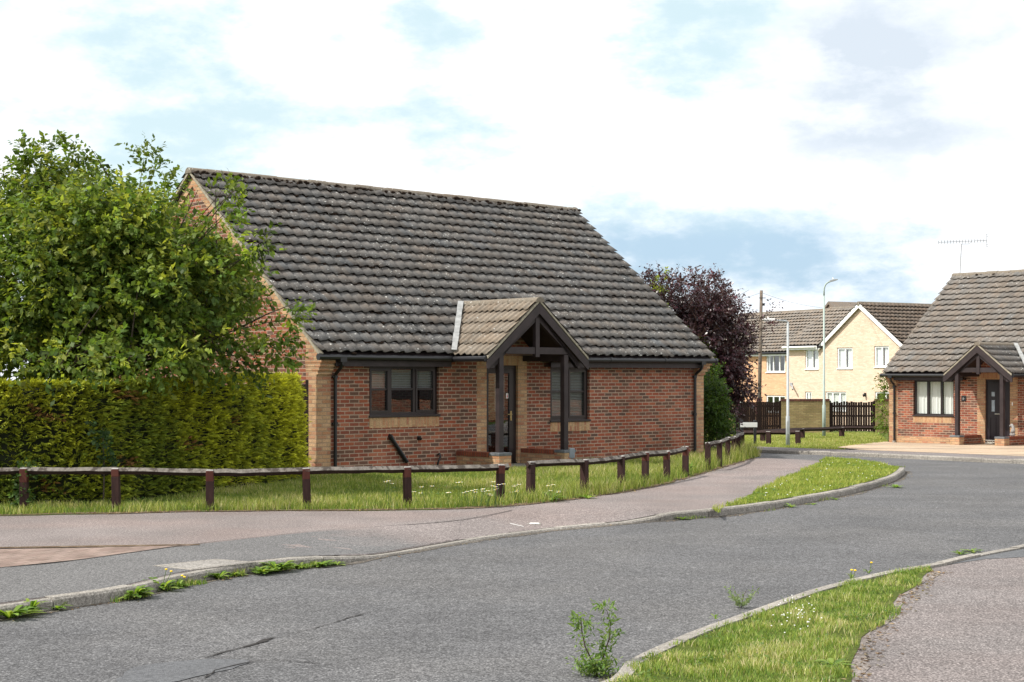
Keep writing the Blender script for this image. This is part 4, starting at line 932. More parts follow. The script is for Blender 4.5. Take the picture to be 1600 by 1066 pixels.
sh2 = [(1015,428,43),(1095,432,43),(1120,434,43),(1085,428,43),(1150,478,43),(1165,488,43),(1175,500,43),(1178,610,42.8),(1172,625,42.8),(1195,495,43.2),(1205,485,43.2),(1200,505,43.2),(1060,428,43),(1000,440,43)]
crown('shoot_leaves', pt_, M['purple_leaf'], [(*(np.array(wp(*q))+o_), .16) for q in sh2], 130, 7, .08, .04, PUR+[(.10,.03,.045)], 63, tuple(np.array((5.2, 43.3, 2.6))+o_), .1, .2)
MB().tube([(0, 0, -.2), (-.02, 0, .8), (-.1, .05, 1.7)], [.14, .11, .09], 9).build('trunk', M['stem'], pt_, smooth=True)
limbs(pt_, (-.08, .04, 1.4), [(np.array(wp(*q))+o_) for q in sh2]+[c[:3] for c in cl[:24]], .04, M['stem'], seed=5)
# green shrub against the right gable
sb_ = (5.15, 39.9); sz = gz(sb_[1]); gs = thing('laurel_shrub', 'dense mid green shrub filling the corner beside the bungalow right pier', 'shrub', (sb_[0], sb_[1], sz)); o_ = np.array((-sb_[0], -sb_[1], -sz)); r = np.random.default_rng(15)
cl = [(*(np.array(wp(1110+r.normal()*8, 645+r.normal()*30, 39.8+r.normal()*.3))+o_), .30) for k in range(34)]
cl += [(*(np.array(wp(px, py, 40.6))+o_), R) for px, py, R in ((1108,575,.26),(1112,590,.3),(1105,690,.28),(1122,690,.25),(1100,600,.3),(1128,655,.22))]
crown('foliage', gs, M['leaf'], cl, 1500, 9, .075, .04, [(.042,.085,.016),(.058,.108,.02),(.032,.068,.015),(.075,.125,.022)], 71, tuple(np.array((5.1, 40.4, 1.0))+o_), .3, .2)
MB().tube([(0, .2, -.1), (.05, .2, 1.0), (0, .3, 2.2)], [.06, .05, .02], 7).build('stem', M['bark'], gs)
cs_ = (4.6, 42.2); cz = gz(cs_[1]); cg = thing('climbing_shrub', 'bright yellow green climber showing just above the right roof edge', 'shrub', (cs_[0], cs_[1], cz)); o_ = np.array((-cs_[0], -cs_[1], -cz))
cl = [(*(np.array(wp(px, py, 42.0))+o_), R) for px, py, R in ((1030,488,.22),(1042,505,.25),(1058,518,.25),(1075,532,.28),(1090,546,.28),(1100,560,.26),(1055,545,.5),(1080,575,.5),(1095,600,.45),(1040,560,.5))]
crown('foliage', cg, M['leaf'], cl, 620, 8, .08, .045, [(.14,.20,.025),(.19,.23,.03),(.09,.15,.02)], 73, tuple(np.array((4.6, 42.3, 1.0))+o_), .3, .2)
crown('shoot_leaves', cg, M['leaf'], [(*(np.array(wp(px, py, 42.0))+o_), .13) for px, py in ((1036,425),(1035,440),(1025,445),(1036,455))], 22, 6, .09, .045, [(.22,.27,.04)], 75, (0, 0, 0), .1, .16)
MB().tube([(0, 0, -.1), (.0, .05, 1.5), (-.35, 0, 3.0), (-.45, 0, 4.6)], [.05, .04, .03, .01], 7).build('stem', M['bark'], cg)
# pale climber at the far bungalow's corner
fc = (13.05, 53.2); fcz = gz(fc[1]); fp = thing('climbing_plant', 'pale green climbing plant at the left corner of the far bungalow', 'plant', (fc[0], fc[1], fcz)); o_ = np.array((-fc[0], -fc[1], -fcz))
crown('foliage', fp, M['leaf'], [(*(np.array(wp(px, py, 53))+o_), .2) for px, py in ((1386,592),(1384,605),(1383,620),(1381,636),(1383,650),(1379,660),(1385,670))], 190, 6, .09, .05, [(.17,.24,.04),(.12,.19,.03)], 81, (.5, 0, 1), .2, .2)
MB().tube([(0, 0, -.1), (.05, 0, 1.2), (.0, 0, 2.3)], [.02, .015, .008], 6).build('stem', M['bark'], fp)

# ------------------------------------------------------------------ grass and small plants
def nz(P, f, ph): return (np.sin(P[:, 0]*f+ph+1.7*np.sin(P[:, 1]*f*.6))+np.sin(P[:, 1]*f*1.3+ph*2+1.3*np.sin(P[:, 0]*f*.7)))*.5
HR = np.array([[.738, .675], [-.675, .738]])
def not_house(P):
    q = (P-np.array((-3.72, 29.192)))@HR.T; a = (q[:, 0] > -.05) & (q[:, 0] < 11.3) & (q[:, 1] > -.03) & (q[:, 1] < 9); b = (q[:, 0] > 3.3) & (q[:, 0] < 5.6) & (q[:, 1] > -1.0) & (q[:, 1] < 0)
    return ~(a | b)
def grass(name, poly, n, h, w, pal, zo, seed, ok=None, tall=None, parent=None, dens=None, fs=1.0):
    r = np.random.default_rng(seed); poly = np.array(poly); lo, hi = poly.min(0), poly.max(0); P = lo+(hi-lo)*r.random((n, 2)); m = inside(poly, P)
    if ok is not None: m &= ok(P)
    if dens is not None: m &= r.random(n) < dens(P)
    P = P[m]; k = len(P); f1 = nz(P, 1.3*fs, 0.7); f2 = nz(P, 4.1*fs, 2.0)
    hh = h*(.45+.75*r.random(k)**1.4)*(1+.35*f1+.25*f2); 
    if tall is not None: hh *= tall(P)
    a = r.random(k)*6.283; ln = hh*(.15+.5*r.random(k)); b = r.random(k)*6.283; ww = w*(.7+.6*r.random(k))
    z = g(P[:, 1])+zo; B = np.stack([P[:, 0], P[:, 1], z], 1); s_ = np.stack([np.cos(a), np.sin(a), np.zeros(k)], 1)*ww[:, None]*.5
    l_ = np.stack([np.cos(b)*ln, np.sin(b)*ln, hh], 1); md = B+l_*np.array((.35, .35, .6)); 
    V = np.stack([B-s_, B+s_, md+s_*.8, md-s_*.8, B+l_], 1).reshape(-1, 3); i = np.arange(k)*5
    F = np.concatenate([np.stack([i, i+1, i+2], 1), np.stack([i, i+2, i+3], 1), np.stack([i+3, i+2, i+4], 1)])
    pal = np.array(pal); q = np.clip(.42+.22*f1+.24*f2+r.normal(size=k)*.27, 0, .999); c = pal[(q*len(pal)).astype(int)]*(1+r.normal(size=(k, 1))*.16)
    return tag(mesh_np(name, V, F, M['grass'], parent, np.repeat(np.clip(c, .01, .8), 5, 0)), kind='stuff')
GP = [(.12,.185,.035), (.19,.25,.048), (.25,.30,.065), (.32,.34,.10), (.47,.43,.23)]
lawn_view = [p for p in LEs if p[0] > -9.5]
HPn = [p for p in HP]
gp = [(-9.5, 22.2)]+[p for p in lawn_view if p[1] < 41]+[(3.2, 41), (4.3, 37.3), (-3.7, 30.2), (-3.9, 28.3)]+[p for p in reversed(HPn) if -9 < p[0] < -3.96 and p[1] < 28.2]
Ledge = np.array(LEs)
def edge_d(P): return np.sqrt(np.min((P[:, None, 0]-Ledge[None, ::2, 0])**2+(P[:, None, 1]-Ledge[None, ::2, 1])**2, 1))
def lawn_tall(P):
    d = edge_d(P); x = P[:, 0]; t = 1+np.clip((x+1)/6, 0, 1)*1.1; return t*(1+.8*np.exp(-((d-.28)/.2)**2))
grass('lawn_grass', gp, 330000, .085, .0085, GP, .0, 101, ok=not_house, tall=lawn_tall, dens=lambda P: np.clip((edge_d(P)+nz(P, 5.0, 1.0)*.12+.02)/.28, .12, 1))
grass('verge_grass', verge_poly, 90000, .060, .010, [(.18,.25,.04), (.24,.31,.055), (.31,.36,.075), (.40,.41,.13)], .0, 103)
nvp = [p for p in offset(KN[nv0-12:nv1], -.085)+[(1.0, 4.5)][:0]+list(reversed(wobble([(1.0, 4.5)]+smooth_line(PI[:-1], .2), .10, 6))) if p[1] > 7.5]
nva = np.array(nverge)
def near_d(P): return np.sqrt(np.min((P[:, None, 0]-nva[None, :, 0])**2+(P[:, None, 1]-nva[None, :, 1])**2, 1))
grass('near_verge_grass', nvp, 230000, .050, .0062, [(.11,.19,.035), (.18,.26,.052), (.25,.32,.075), (.34,.37,.12), (.50,.46,.27)], -.02, 105, tall=lambda P: 1+.45*nz(P, 9, .4), fs=2.6, dens=lambda P: np.clip(.5+.55*nz(P, 6, 3)+.3*nz(P, 17, 1)+np.clip(near_d(P)*2.2-.25, -.5, .6), .04, 1))
fpoly = [p for p in back if 4 < p[0] < 16]; fpoly = [p for p in fpoly if p[0] < 9.5]+[at(1305, 699.5), at(1388, 690.5), (16.6, 69.5), (3, 69.5)]
grass('far_lawn_grass', fpoly, 90000, .07, .016, [(.21,.27,.05), (.27,.32,.07), (.34,.36,.11), (.44,.41,.18)], -.02, 107)

def clover(name, poly, n, zo, seed, size, ok):
    r = np.random.default_rng(seed); poly = np.array(poly); lo, hi = poly.min(0), poly.max(0); c = lo+(hi-lo)*r.random((n, 2)); P = np.repeat(c, 14, 0)+r.normal(size=(n*14, 2))*.055; P = P[inside(poly, P)]
    k = len(P); a = r.random(k)*6.283; B = np.stack([P[:, 0], P[:, 1], g(P[:, 1])+zo+.02+.035*r.random(k)], 1); D = np.stack([np.cos(a), np.sin(a), .35*r.normal(size=k)], 1)
    o = leaves(name, None, M['leaf'], B, D, size*(.7+.6*r.random(k)), size*.75*(.7+.6*r.random(k)), pick([(.09,.17,.035), (.13,.21,.045), (.07,.14,.03), (.17,.24,.06)], k, r), seed+1, .25); return tag(o, kind='stuff')
clover('near_clover', nvp, 170, -.02, 111, .028, None); clover('verge_clover', verge_poly, 260, 0.0, 113, .04, None); clover('lawn_clover', gp, 700, .0, 115, .045, None)
kfi = lambda px, py: int(np.argmin(((KFa-np.array(at(px, py, -.1)))**2).sum(1)))
for a_, b_, sd_ in ((kfi(170, 940), kfi(535, 881), 141), (kfi(985, 818), kfi(1414, 737), 142), (kfi(-60, 985), kfi(70, 955), 143)):
    gpoly = list(KF[a_:b_])+list(reversed(wobble(offset(KF[a_:b_], -.11), .03, sd_)))
    grass('gutter_grass', gpoly, int(52000*(b_-a_)/20), .055, .009, [(.10,.18,.03), (.16,.24,.04), (.22,.29,.06), (.36,.35,.15)], -.097, sd_, fs=3.0, dens=lambda P: np.clip(nz(P, 5, .3)*.9+nz(P, 13, 1.1)*.5, 0, .8) if sd_ != 142 else np.clip(nz(P, 3, .3)*.9-.25, 0, .7))
# dead leaves and bits along the lawn's edge and the gutter
r = np.random.default_rng(120); PP = []
for src, off_, sp_w, n_ in ((eL, .02, .10, 1500), (KF[:260], -.06, .05, 900), (eP, -.05, .06, 420)):
    A_ = np.array(src); B_ = np.array(offset(src, off_)); i_ = r.integers(0, len(A_), n_); q = B_[i_]+r.normal(size=(n_, 2))*sp_w; PP.append(np.stack([q[:, 0], q[:, 1], g(q[:, 1])+(-.096 if src is not eL and src is not eP else .014 if src is eL else -.012)], 1))
PP = np.concatenate(PP); n = len(PP); a = r.random(n)*6.283
tag(leaves('leaf_litter', None, M['leaf'], PP, np.stack([np.cos(a), np.sin(a), .12*r.random(n)], 1), .022+.03*r.random(n), .014+.016*r.random(n), pick([(.16,.09,.045),(.24,.16,.09),(.10,.06,.035),(.34,.25,.15),(.2,.17,.11)], n, r, .25), 121, .2), kind='stuff')
def rosette(name, label, pos, R, h, n, pal, seed, flowers=0, cat='weed', group='weeds in the gutter', fcol='petal_yellow', broad=.26):
    r = np.random.default_rng(seed); t = thing(name, label, cat, pos, r.random()*6, group); V = []; F = []; Cc = []
    for k in range(n):
        a = r.random()*6.283; el = r.random(); L_ = R*(.55+.6*r.random()); d = np.array((math.cos(a), math.sin(a), 0)); sd = np.array((-math.sin(a), math.cos(a), 0)); w_ = L_*broad*(.7+.6*r.random())
        b = len(V); c = np.array(pal[r.integers(len(pal))])*(1+r.normal()*.15); o = d*R*.12*r.random()
        for i, (u, ww) in enumerate(((0, .25), (.3, .7), (.62, 1.0), (.85, .6), (1, .04))):
            z = (h*(.35+.65*el))*(u*1.5-u*u*(.9+.3*(1-el))); p = o+d*L_*u*(.55+.45*(1-el*.5))+np.array((0, 0, z))
            V += [p-sd*w_*ww*.5+np.array((0, 0, .004)), p+sd*w_*ww*.5+np.array((0, 0, .004))]; Cc += [c, c]
        for i in range(4): F.append((b+2*i, b+2*i+1, b+2*i+3, b+2*i+2))
    mesh_np('foliage', np.array(V), np.array(F), M['leaf'], t, np.clip(np.array(Cc), .01, .8))
    for k in range(flowers):
        a = r.random()*6.283; p = Vector((math.cos(a)*R*.5, math.sin(a)*R*.5, h*(.75+.4*r.random()))); mb = MB(); q = MB()
        q.tube([(p.x*.2, p.y*.2, 0), (p.x*.7, p.y*.7, p.z*.6), p], .003, 5); st = q.build('flower_stem', M['stem_green'], t)
        mb.sphere(p+Vector((0, 0, .004)), .014, .014, .008, 9, 4); mb.build('flower', M[fcol], t)
    return t
M['stem_green'] = m_plain('green_stem', (.10,.16,.04), .7, .2, .2, 10)
WG = [(.12,.21,.03), (.17,.27,.04), (.09,.165,.025), (.23,.31,.06)]
wd = [(14,964,.20,.13,16,0,'bushy weed in the left gutter at the very edge of the view'),(46,958,.12,.16,12,0,'upright weed with pointed leaves in the left gutter'),(88,951,.11,.07,12,0,'small lone rosette weed at the foot of the kerb'),
      (206,933,.17,.13,26,0,'bright bushy weed at the foot of the kerb right of the lone rosette'),(248,921,.16,.14,20,2,'leafy dandelion with tall stems beside the kerb'),(276,917,.10,.09,16,2,'dandelion with open yellow flowers at the kerb foot'),
      (316,906,.07,.12,12,0,'narrow upright grassy weed near the concrete cover'),(338,903,.12,.09,18,0,'low leafy weed below the concrete cover corner'),(362,899,.10,.07,16,0,'low spreading weed between two bushier gutter weeds'),
      (408,896,.13,.09,20,0,'spreading leafy weed in the middle of the kerb row'),(430,892,.17,.14,26,0,'tallest leafy weed in the row along the kerb'),(466,887,.10,.07,14,0,'low weed where the kerb begins to drop'),
      (497,884,.13,.08,18,0,'flat weed at the start of the dropped kerb'),(524,882,.09,.05,12,0,'last small weed at the dropped kerb')]
for k, (px, py, R, h, n_, fl, lab) in enumerate(wd):
    x, y = at(px, py+1, -.1); rosette('gutter_weed', lab, (x+.02, y-.03, -.1), R*1.3, h*1.25, int(n_*1.9), WG, 200+k, fl)
for k, (px, py, zo, R, h, n_, lab) in enumerate(((1066,812,-.1,.16,.07,14,'low weed at the foot of the raised kerb before the verge'),(1236,793,-.1,.14,.09,14,'weed growing at the kerb foot below the grass verge'),(1306,781,-.1,.15,.05,14,'flat weed on the road by the verge kerb bend'),(1400,762,-.1,.22,.08,18,'weed clump at the outer bend of the verge kerb'),(1270,789,-.1,.12,.04,12,'thin low weed near the verge kerb weed'),
        (1118,968,-.02,.06,.07,8,'tiny yellow green weed on the near kerb'),(1500,867,-.1,.14,.07,14,'low weed beside the near kerb at far right'),(1520,862,-.1,.18,.05,16,'spreading weed along the near kerb at far right'),(1302,1040,-.01,.15,.05,20,'flat broad leaved weed at the edge of the near path'),
        (860,783,.0,.28,.20,22,'dark green weed clump at lawn edge beside the second fence run'),(918,779,.0,.20,.10,18,'low weed clump by the lawn edge beneath the rail'),(1076,742,.0,.2,.45,12,'tall pale weed standing before the bungalow wall'))):
    x, y = at(px, py, zo); rosette('edge_weed', lab, (x, y, gz(y)+zo), R, h, n_, WG, 260+k, 0, group='weeds along the verges')
# yellow and white flowers in the grass
dz = [(607,752,.22),(655,768,.16),(668,757,.2),(700,770,.1),(724,752,.2),(735,768,.22),(748,766,.22),(757,771,.18),(765,764,.14),(772,762,.2),(780,754,.3),(800,768,.15),(808,758,.15),(865,768,.2),(862,757,.2)]
for k, (px, py, h) in enumerate(dz):
    Y = 21.9 if px < 800 else 22.7; x = (px-800)/2400*Y; zf = CAMH-(py-588)/2400*Y; zf = min(max(zf, .10), .42); r_ = random.Random(k)
    t = thing('daisy', 'tall white daisies flowering in the lawn behind the rail fence', 'flower', (x, Y, 0), 0, 'white daisies in the lawn')
    st = MB(); fl = MB()
    for j in range(r_.choice((2, 3, 4))):
        p = Vector((r_.uniform(-.10, .10), r_.uniform(-.1, .1), zf*r_.uniform(.85, 1.05))); st.tube([(p.x*.4, p.y*.4, 0), p], .004, 5)
        for i in range(9):
            a = 6.283*i/9; d = Vector((math.cos(a), math.sin(a), .15)); s_ = Vector((-math.sin(a), math.cos(a), 0))*.008; fl.mi = 0
            fl.face([p+d*.006-s_*.6, p+d*.032-s_, p+d*.032+s_, p+d*.006+s_*.6])
        fl.mi = 1; fl.sphere(p+Vector((0, 0, .003)), .009, .009, .006, 7, 3)
    st.build('stem', M['stem_green'], t); fl.build('flower', [M['petal_white'], M['petal_yellow']], t, fix=False)
r_ = random.Random(77)
dd = MB()
for k in range(90):
    px, py = r_.uniform(1180, 1390), r_.uniform(722, 790); x, y = at(px, py, 0)
    if not inside(verge_poly, np.array([(x, y)]))[0]: continue
    dd.sphere((x, y, gz(y)+.05), .011, .011, .006, 6, 3)
for k in range(46):
    px, py = r_.gauss(1252, 20), r_.gauss(968, 14); x, y = at(px, py, 0)
    if inside(nverge, np.array([(x, y)]))[0]: dd.sphere((x, y, .042+r_.random()*.02), .0065, .0065, .004, 6, 3)
tag(dd.build('small_daisies', M['petal_white']), kind='stuff')
for k, (px, py, lab) in enumerate(((1333,902,'dandelion with two yellow flowers on the near kerb'),(1360,893,'single small yellow flower on the near kerb'))):
    x, y = at(px, py, 0); rosette('dandelion', lab, (x-.02, y-.02, -.02), .07, .10, 8, WG, 300+k, 2-k, cat='flower', group='dandelions on the near kerb')
# sapling in the near gutter
sx_, sy_ = at(926, 1058, -.1); sp_ = thing('roadside_sapling', 'young thin stemmed plant with feathery leaves growing at the near kerb', 'plant', (sx_, sy_, -.1))
s1 = [(0.03, .02, 0), (-.0, .0, .10), (-.05, .0, .2), (-.07, .02, .30), (-.075, .02, .38)]; s2 = [(.05, .05, .06), (.085, .05, .16), (.115, .06, .25), (.12, .06, .34), (.10, .06, .42), (.075, .06, .45)]
MB().tube(s1, [.006, .005, .005, .004, .002], 6).build('stem', M['stem'], sp_); MB().tube(s2, [.006, .005, .004, .003, .002, .001], 6).build('stem', M['stem'], sp_)
r = np.random.default_rng(33); PP = []; DD = []
for st in (s1, s2):
    S_ = np.array(st)
    for k in range(40):
        u = r.random()*(len(S_)-1); i = int(u); p = S_[i]*(1-u+i)+S_[min(i+1, len(S_)-1)]*(u-i); a = r.random()*6.283; d = np.array((math.cos(a), math.sin(a), .5)); L_ = .045+.04*r.random()
        for q in range(7): PP.append(p+d*L_*(.25+.75*q/6)); DD.append(d*.6+r.normal(size=3)*.7)
for k in range(60):
    a = r.random()*6.283; p0 = np.array((.02, .02, 0))+r.normal(size=3)*np.array((.06, .04, 0)); d = np.array((math.cos(a)*.6, math.sin(a)*.6, .8)); L_ = .06+.12*r.random()
    for q in range(7): PP.append(p0+d*L_*(.2+.8*q/6)); DD.append(d*.6+r.normal(size=3)*.7)
n = len(PP); leaves('foliage', sp_, M['leaf'], np.array(PP), np.array(DD), .034+.02*r.random(n), np.full(n, .015), pick([(.13,.22,.05),(.17,.26,.07),(.10,.19,.05),(.20,.27,.10)], n, r), 4)
sx_, sy_ = at(1158, 950, -.1); s3 = thing('roadside_plant', 'small grey green feathery plant sprouting by the near kerb', 'plant', (sx_, sy_, -.1)); PP = []; DD = []
for k in range(46):
    a = r.random()*6.283; d = np.array((math.cos(a)*.8, math.sin(a)*.8, .9)); L_ = .07+.13*r.random()
    for q in range(6): PP.append(d*L_*(.2+.8*q/5)); DD.append(d*.6+r.normal(size=3)*.7)
n = len(PP); leaves('foliage', s3, M['leaf'], np.array(PP), np.array(DD), .026+.014*r.random(n), np.full(n, .011), pick([(.16,.23,.10),(.20,.26,.12)], n, r), 4)
MB().tube([(0, 0, 0), (.02, 0, .1), (.05, 0, .16)], [.003, .003, .001], 5).build('stem', M['stem'], s3)
# ivy over the leftmost post
x, y = at(38, 796); vp = thing('ivy', 'leafy green ivy smothering the leftmost fence post', 'ivy', (x, y, 0))
crown('foliage', vp, M['leaf'], [(-.05, 0, .55, .10), (.08, 0, .55, .12), (0, -.03, .45, .13), (.02, -.03, .32, .12), (0, -.02, .2, .14), (.02, -.02, .08, .16), (.18, 0, .5, .08)], 150, 6, .045, .034, [(.06,.115,.03),(.08,.14,.035),(.045,.09,.022)], 91, (0, .2, .3), .3, .09)
MB().tube([(.0, -.07, 0), (.03, -.07, .3), (0, -.06, .55)], [.012, .01, .006], 6).build('stem', M['bark'], vp)
# ------------------------------------------------------------------ knee rail fences
def knee_rail(label, pts, H, lead=(.0, .0), pw=.105, group='knee rail fences', seed=0, rw=.072, far=False, skip_post=()):
    r = random.Random(seed); P = [np.array(p, float) for p in pts]; x0, y0 = P[0]; z0 = gz(y0)
    t = thing('knee_rail_fence', label, 'fence', (x0, y0, z0), 0, group); tops = []
    for i, p in enumerate(P):
        d = P[min(i+1, len(P)-1)]-P[max(i-1, 0)]; a = math.atan2(d[1], d[0]); z = gz(p[1])-z0; h = H*(1+r.uniform(-.03, .03)); mb = MB(); w = pw/2
        rot = Matrix.Rotation(a, 3, 'Z') @ Matrix.Rotation(r.uniform(-.035, .035), 3, 'Y') @ Matrix.Rotation(r.uniform(-.02, .02), 3, 'X')
        sp_z = r.uniform(.66, .82); mb.mi = 0; mb.box(-w, w, -w, w, -.2, h*sp_z); mb.mi = 1; mb.box(-w*.985, w*.985, -w*.985, w*.985, h*sp_z+.0005, h-.012); mb.mi = 2; mb.box(-w*.9, w*.9, -w*.9, w*.9, h-.0115, h+.004)
        mb.v = [tuple(rot @ Vector(v)+Vector((p[0]-x0, p[1]-y0, z))) for v in mb.v]
        tops.append(Vector((p[0]-x0, p[1]-y0, z+h-.035)))
        if i not in skip_post: mb.build('post', [M['post'], M['post_red'] if not far and r.random() < .5 and seed < 3 else M['post'], M['post_top']], t, bevel=.006)
    T = list(tops)
    if lead[0]: T.insert(0, tops[0]+(tops[0]-tops[1]).normalized()*lead[0])
    if lead[1]: T.append(tops[-1]+(tops[-1]-tops[-2]).normalized()*lead[1])
    for i in range(len(T)-1):
        a, b = T[i], T[i+1]; k = 7; mb = MB(); sag = r.uniform(-.012, .006); d = (b-a).normalized(); s_ = d.cross(Vector((0, 0, 1))).normalized(); u_ = s_.cross(d); R = rw*.70; rows = []
        for j in range(k):
            q = j/(k-1); c = a.lerp(b, q)+Vector((0, 0, sag*4*q*(1-q)+r.uniform(-.004, .004))); rows.append([c+u_*R, c+s_*R, c-u_*R, c-s_*R])
        n = len(mb.v)
        for Rw in rows: mb.v += [tuple(v+Vector((r.uniform(-.003, .003),)*3)) for v in Rw]
        for j in range(k-1):
            for m_ in range(4):
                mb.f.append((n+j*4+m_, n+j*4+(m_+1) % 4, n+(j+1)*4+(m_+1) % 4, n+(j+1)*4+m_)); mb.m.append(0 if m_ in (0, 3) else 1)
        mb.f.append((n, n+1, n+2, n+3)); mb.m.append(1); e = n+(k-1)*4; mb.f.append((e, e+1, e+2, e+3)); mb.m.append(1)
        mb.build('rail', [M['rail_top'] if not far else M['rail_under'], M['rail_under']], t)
    return t
s1 = line([(-265,797),(-115,797),(38,797),(182,797),(328,797),(480,795),(637,791),(781,785)])
knee_rail('long weathered timber rail fence running in front of the golden hedge', s1, .575, (.5, .14), seed=1)
s2 = line([(829,779),(913,773),(971,764),(1008,757.5),(1042,751),(1071,744.5)])
knee_rail('weathered timber rail fence curving past the bungalow porch', s2, .545, (.07, .05), seed=2)
s3 = line([(1106,735),(1124,730),(1137,725),(1146,720),(1153,715.5),(1160,709)])+[(5.95, 44.2), (5.0, 47.5)]
knee_rail('short timber rail fence turning the corner beyond the bungalow', s3, .56, (.06, 0), seed=3)
knee_rail('low dark timber rail standing behind the street name sign', [(7.0, 50.2), (8.32, 49.8), (9.2, 49.4)], .41, (.9, .06), pw=.15, seed=4, far=True, rw=.1)
knee_rail('low dark timber rail along the foot of the slatted gates and brick wall', [(8.75, 53.6), (11.0, 58.2), (13.2, 61.5), (15.4, 62.4)], .36, (.2, .1), pw=.16, seed=5, far=True, rw=.1)

# ------------------------------------------------------------------ garden wall with slatted panels
WY = 70.0; wx = lambda px: (px-800)/2400*WY; zb = gz(WY)
for x0, x1, lab in ((wx(1085), wx(1148), 'yellow brick garden wall end beside the dark purple tree'), (wx(1221), wx(1296), 'yellow brick garden wall between the two slatted fence panels'), (wx(1368), wx(1425), 'yellow brick garden wall running behind the far bungalow corner')):
    t = thing('garden_wall', lab, 'wall', (x0, WY, zb), 0, 'garden walls of the far houses')
    MB().box(0, x1-x0, 0, .22, -.4, 1.43).build('wall_body', M['olive'], t); MB().box(-.01, x1-x0+.01, -.015, .235, 1.431, 1.535).build('coping', M['wallcap'], t)
for a, b, lab, sd in ((1149.5, 1220, 'dark slatted timber gate panel behind the telegraph pole', 1), (1297, 1367.5, 'dark slatted timber panel between the tall lamp and the far bungalow', 2)):
    x0, x1 = wx(a), wx(b); t = thing('slatted_fence', lab, 'fence', (x0, WY+.06, zb), 0, 'slatted fence panels'); r = random.Random(sd); mb = MB(); x = .05
    while x < x1-x0-.1:
        w = .095+r.uniform(-.008, .008); tl_ = r.uniform(-.012, .012); n = len(mb.v); mb.box(x, x+w, 0, .02, .06+r.uniform(-.02, .02), 1.40+r.uniform(-.03, .03)); x += w+(.004 if sd == 1 else .008)+r.uniform(-.002, .004)+(.016 if sd == 2 and r.random() < .3 else 0)
    mb.build('boards', M['fence_dark'], t)
    MB().box(0, x1-x0, .021, .07, .25, .34).box(0, x1-x0, .021, .07, .72, .80).box(0, x1-x0, .021, .07, 1.16, 1.25).build('cross_rail', M['fence_dark'], t)
    for x in (0, x1-x0): MB().box(x-.05, x+.05, -.02, .09, -.3, 1.46).build('post', M['fence_dark'], t)
# dark gate between the hedge and the bungalow
t = thing('side_gate', 'narrow dark timber gate between the hedge end and the bungalow pier', 'gate', (-3.86, 29.42, 0), math.radians(150)); mb = MB()
for k in range(8): mb.box(.08+k*.115, .185+k*.115, 0, .022, .05, 1.72-.01*(k % 2))
mb.build('boards', M['fence_dark'], t); MB().box(.06, 1.0, .023, .06, .3, .4).box(.06, 1.0, .023, .06, 1.35, 1.45).build('cross_rail', M['fence_dark'], t); MB().box(-.03, .07, -.03, .07, -.2, 1.80).build('post', M['fence_dark'], t, bevel=.006)

# ------------------------------------------------------------------ street furniture
x, y = at(1231, 696); t = thing('street_lamp', 'short grey street lamp with a flat arm reaching left', 'street lamp', (x, y, gz(y)), 0, 'street lamps')
H1 = 3.56-gz(y)
MB().tube([(0, 0, -.2), (0, 0, .9), (0, 0, .92), (0, 0, H1)], [.062, .062, .044, .036], 14).build('column', M['galv'], t, smooth=True)
MB().tube([(.0, 0, H1-.02), (-.06, 0, H1+.03), (-.30, 0, H1+.045), (-.42, 0, H1+.06)], [.036, .032, .028, .028], 10).build('arm', M['galv'], t, smooth=True)
q = MB(); q.prism([(-.40, H1+.02), (-.40, H1+.10), (-.70, H1+.115), (-.78, H1+.085), (-.78, H1+.055), (-.6, H1+.035)], 'y', -.09, .09); la = q.build('lantern', M['white'], t, bevel=.015); MB().box(-.74, -.48, -.07, .07, H1+.015, H1+.033).build('lens', M['pale_glass'], la)
MB().sphere((-.62, 0, H1+.13), .03, .03, .035, 8, 5).build('photocell', M['white'], la)
MB().box(-.035, .035, -.066, -.04, .35, .75).build('access_door', M['galv'], t)
x, y = at(1287.5, 682); t = thing('street_lamp', 'tall pale green street lamp with a curved arm reaching right', 'street lamp', (x, y, gz(y)), 0, 'street lamps'); H2 = 5.30-gz(y)
MB().tube([(0, 0, -.2), (0, 0, 1.25), (0, 0, 1.28), (0, 0, H2-.2)], [.068, .068, .046, .034], 14).build('column', M['greenpost'], t, smooth=True)
MB().tube([(0, 0, H2-.25), (0, 0, H2), (.02, 0, H2+.15), (.07, 0, H2+.26), (.15, 0, H2+.33), (.24, 0, H2+.37)], [.032]*6, 10).build('arm', M['greenpost'], t, smooth=True)
q = MB(); q.prism([(.22, H2+.33), (.22, H2+.42), (.40, H2+.47), (.54, H2+.47), (.54, H2+.43), (.40, H2+.38)], 'y', -.09, .09); la = q.build('lantern', M['galv'], t, bevel=.012); MB().sphere((.36, 0, H2+.49), .03, .03, .04, 8, 5).build('photocell', M['white'], la)
x, y = at(1169.5, 695.5); t = thing('street_sign', 'blank white street name plate on two short dark posts', 'sign', (x, y, gz(y)), math.radians(4))
for sx in (-.21, .21): MB().box(sx-.04, sx+.04, -.03, .05, -.2, .78).build('post', M['black'], t, bevel=.008)
MB().box(-.27, .27, -.05, -.032, .56, .71).build('plate', M['white'], t, bevel=.004)
MB().box(-.285, .285, -.045, -.0305, .545, .725).build('plate_backing', M['black'], t)
x, y = at(1185.5, 676); pz0 = gz(y); t = thing('telegraph_pole', 'tall slim weathered wooden telegraph pole in front of the slatted gate', 'pole', (x, y, pz0)); PT = Vector((.12, 0, 5.80-pz0))
MB().tube([(0, 0, -.3), (.06, 0, 3.2), PT], [.095, .083, .07], 12).build('shaft', M['pole'], t, smooth=True)
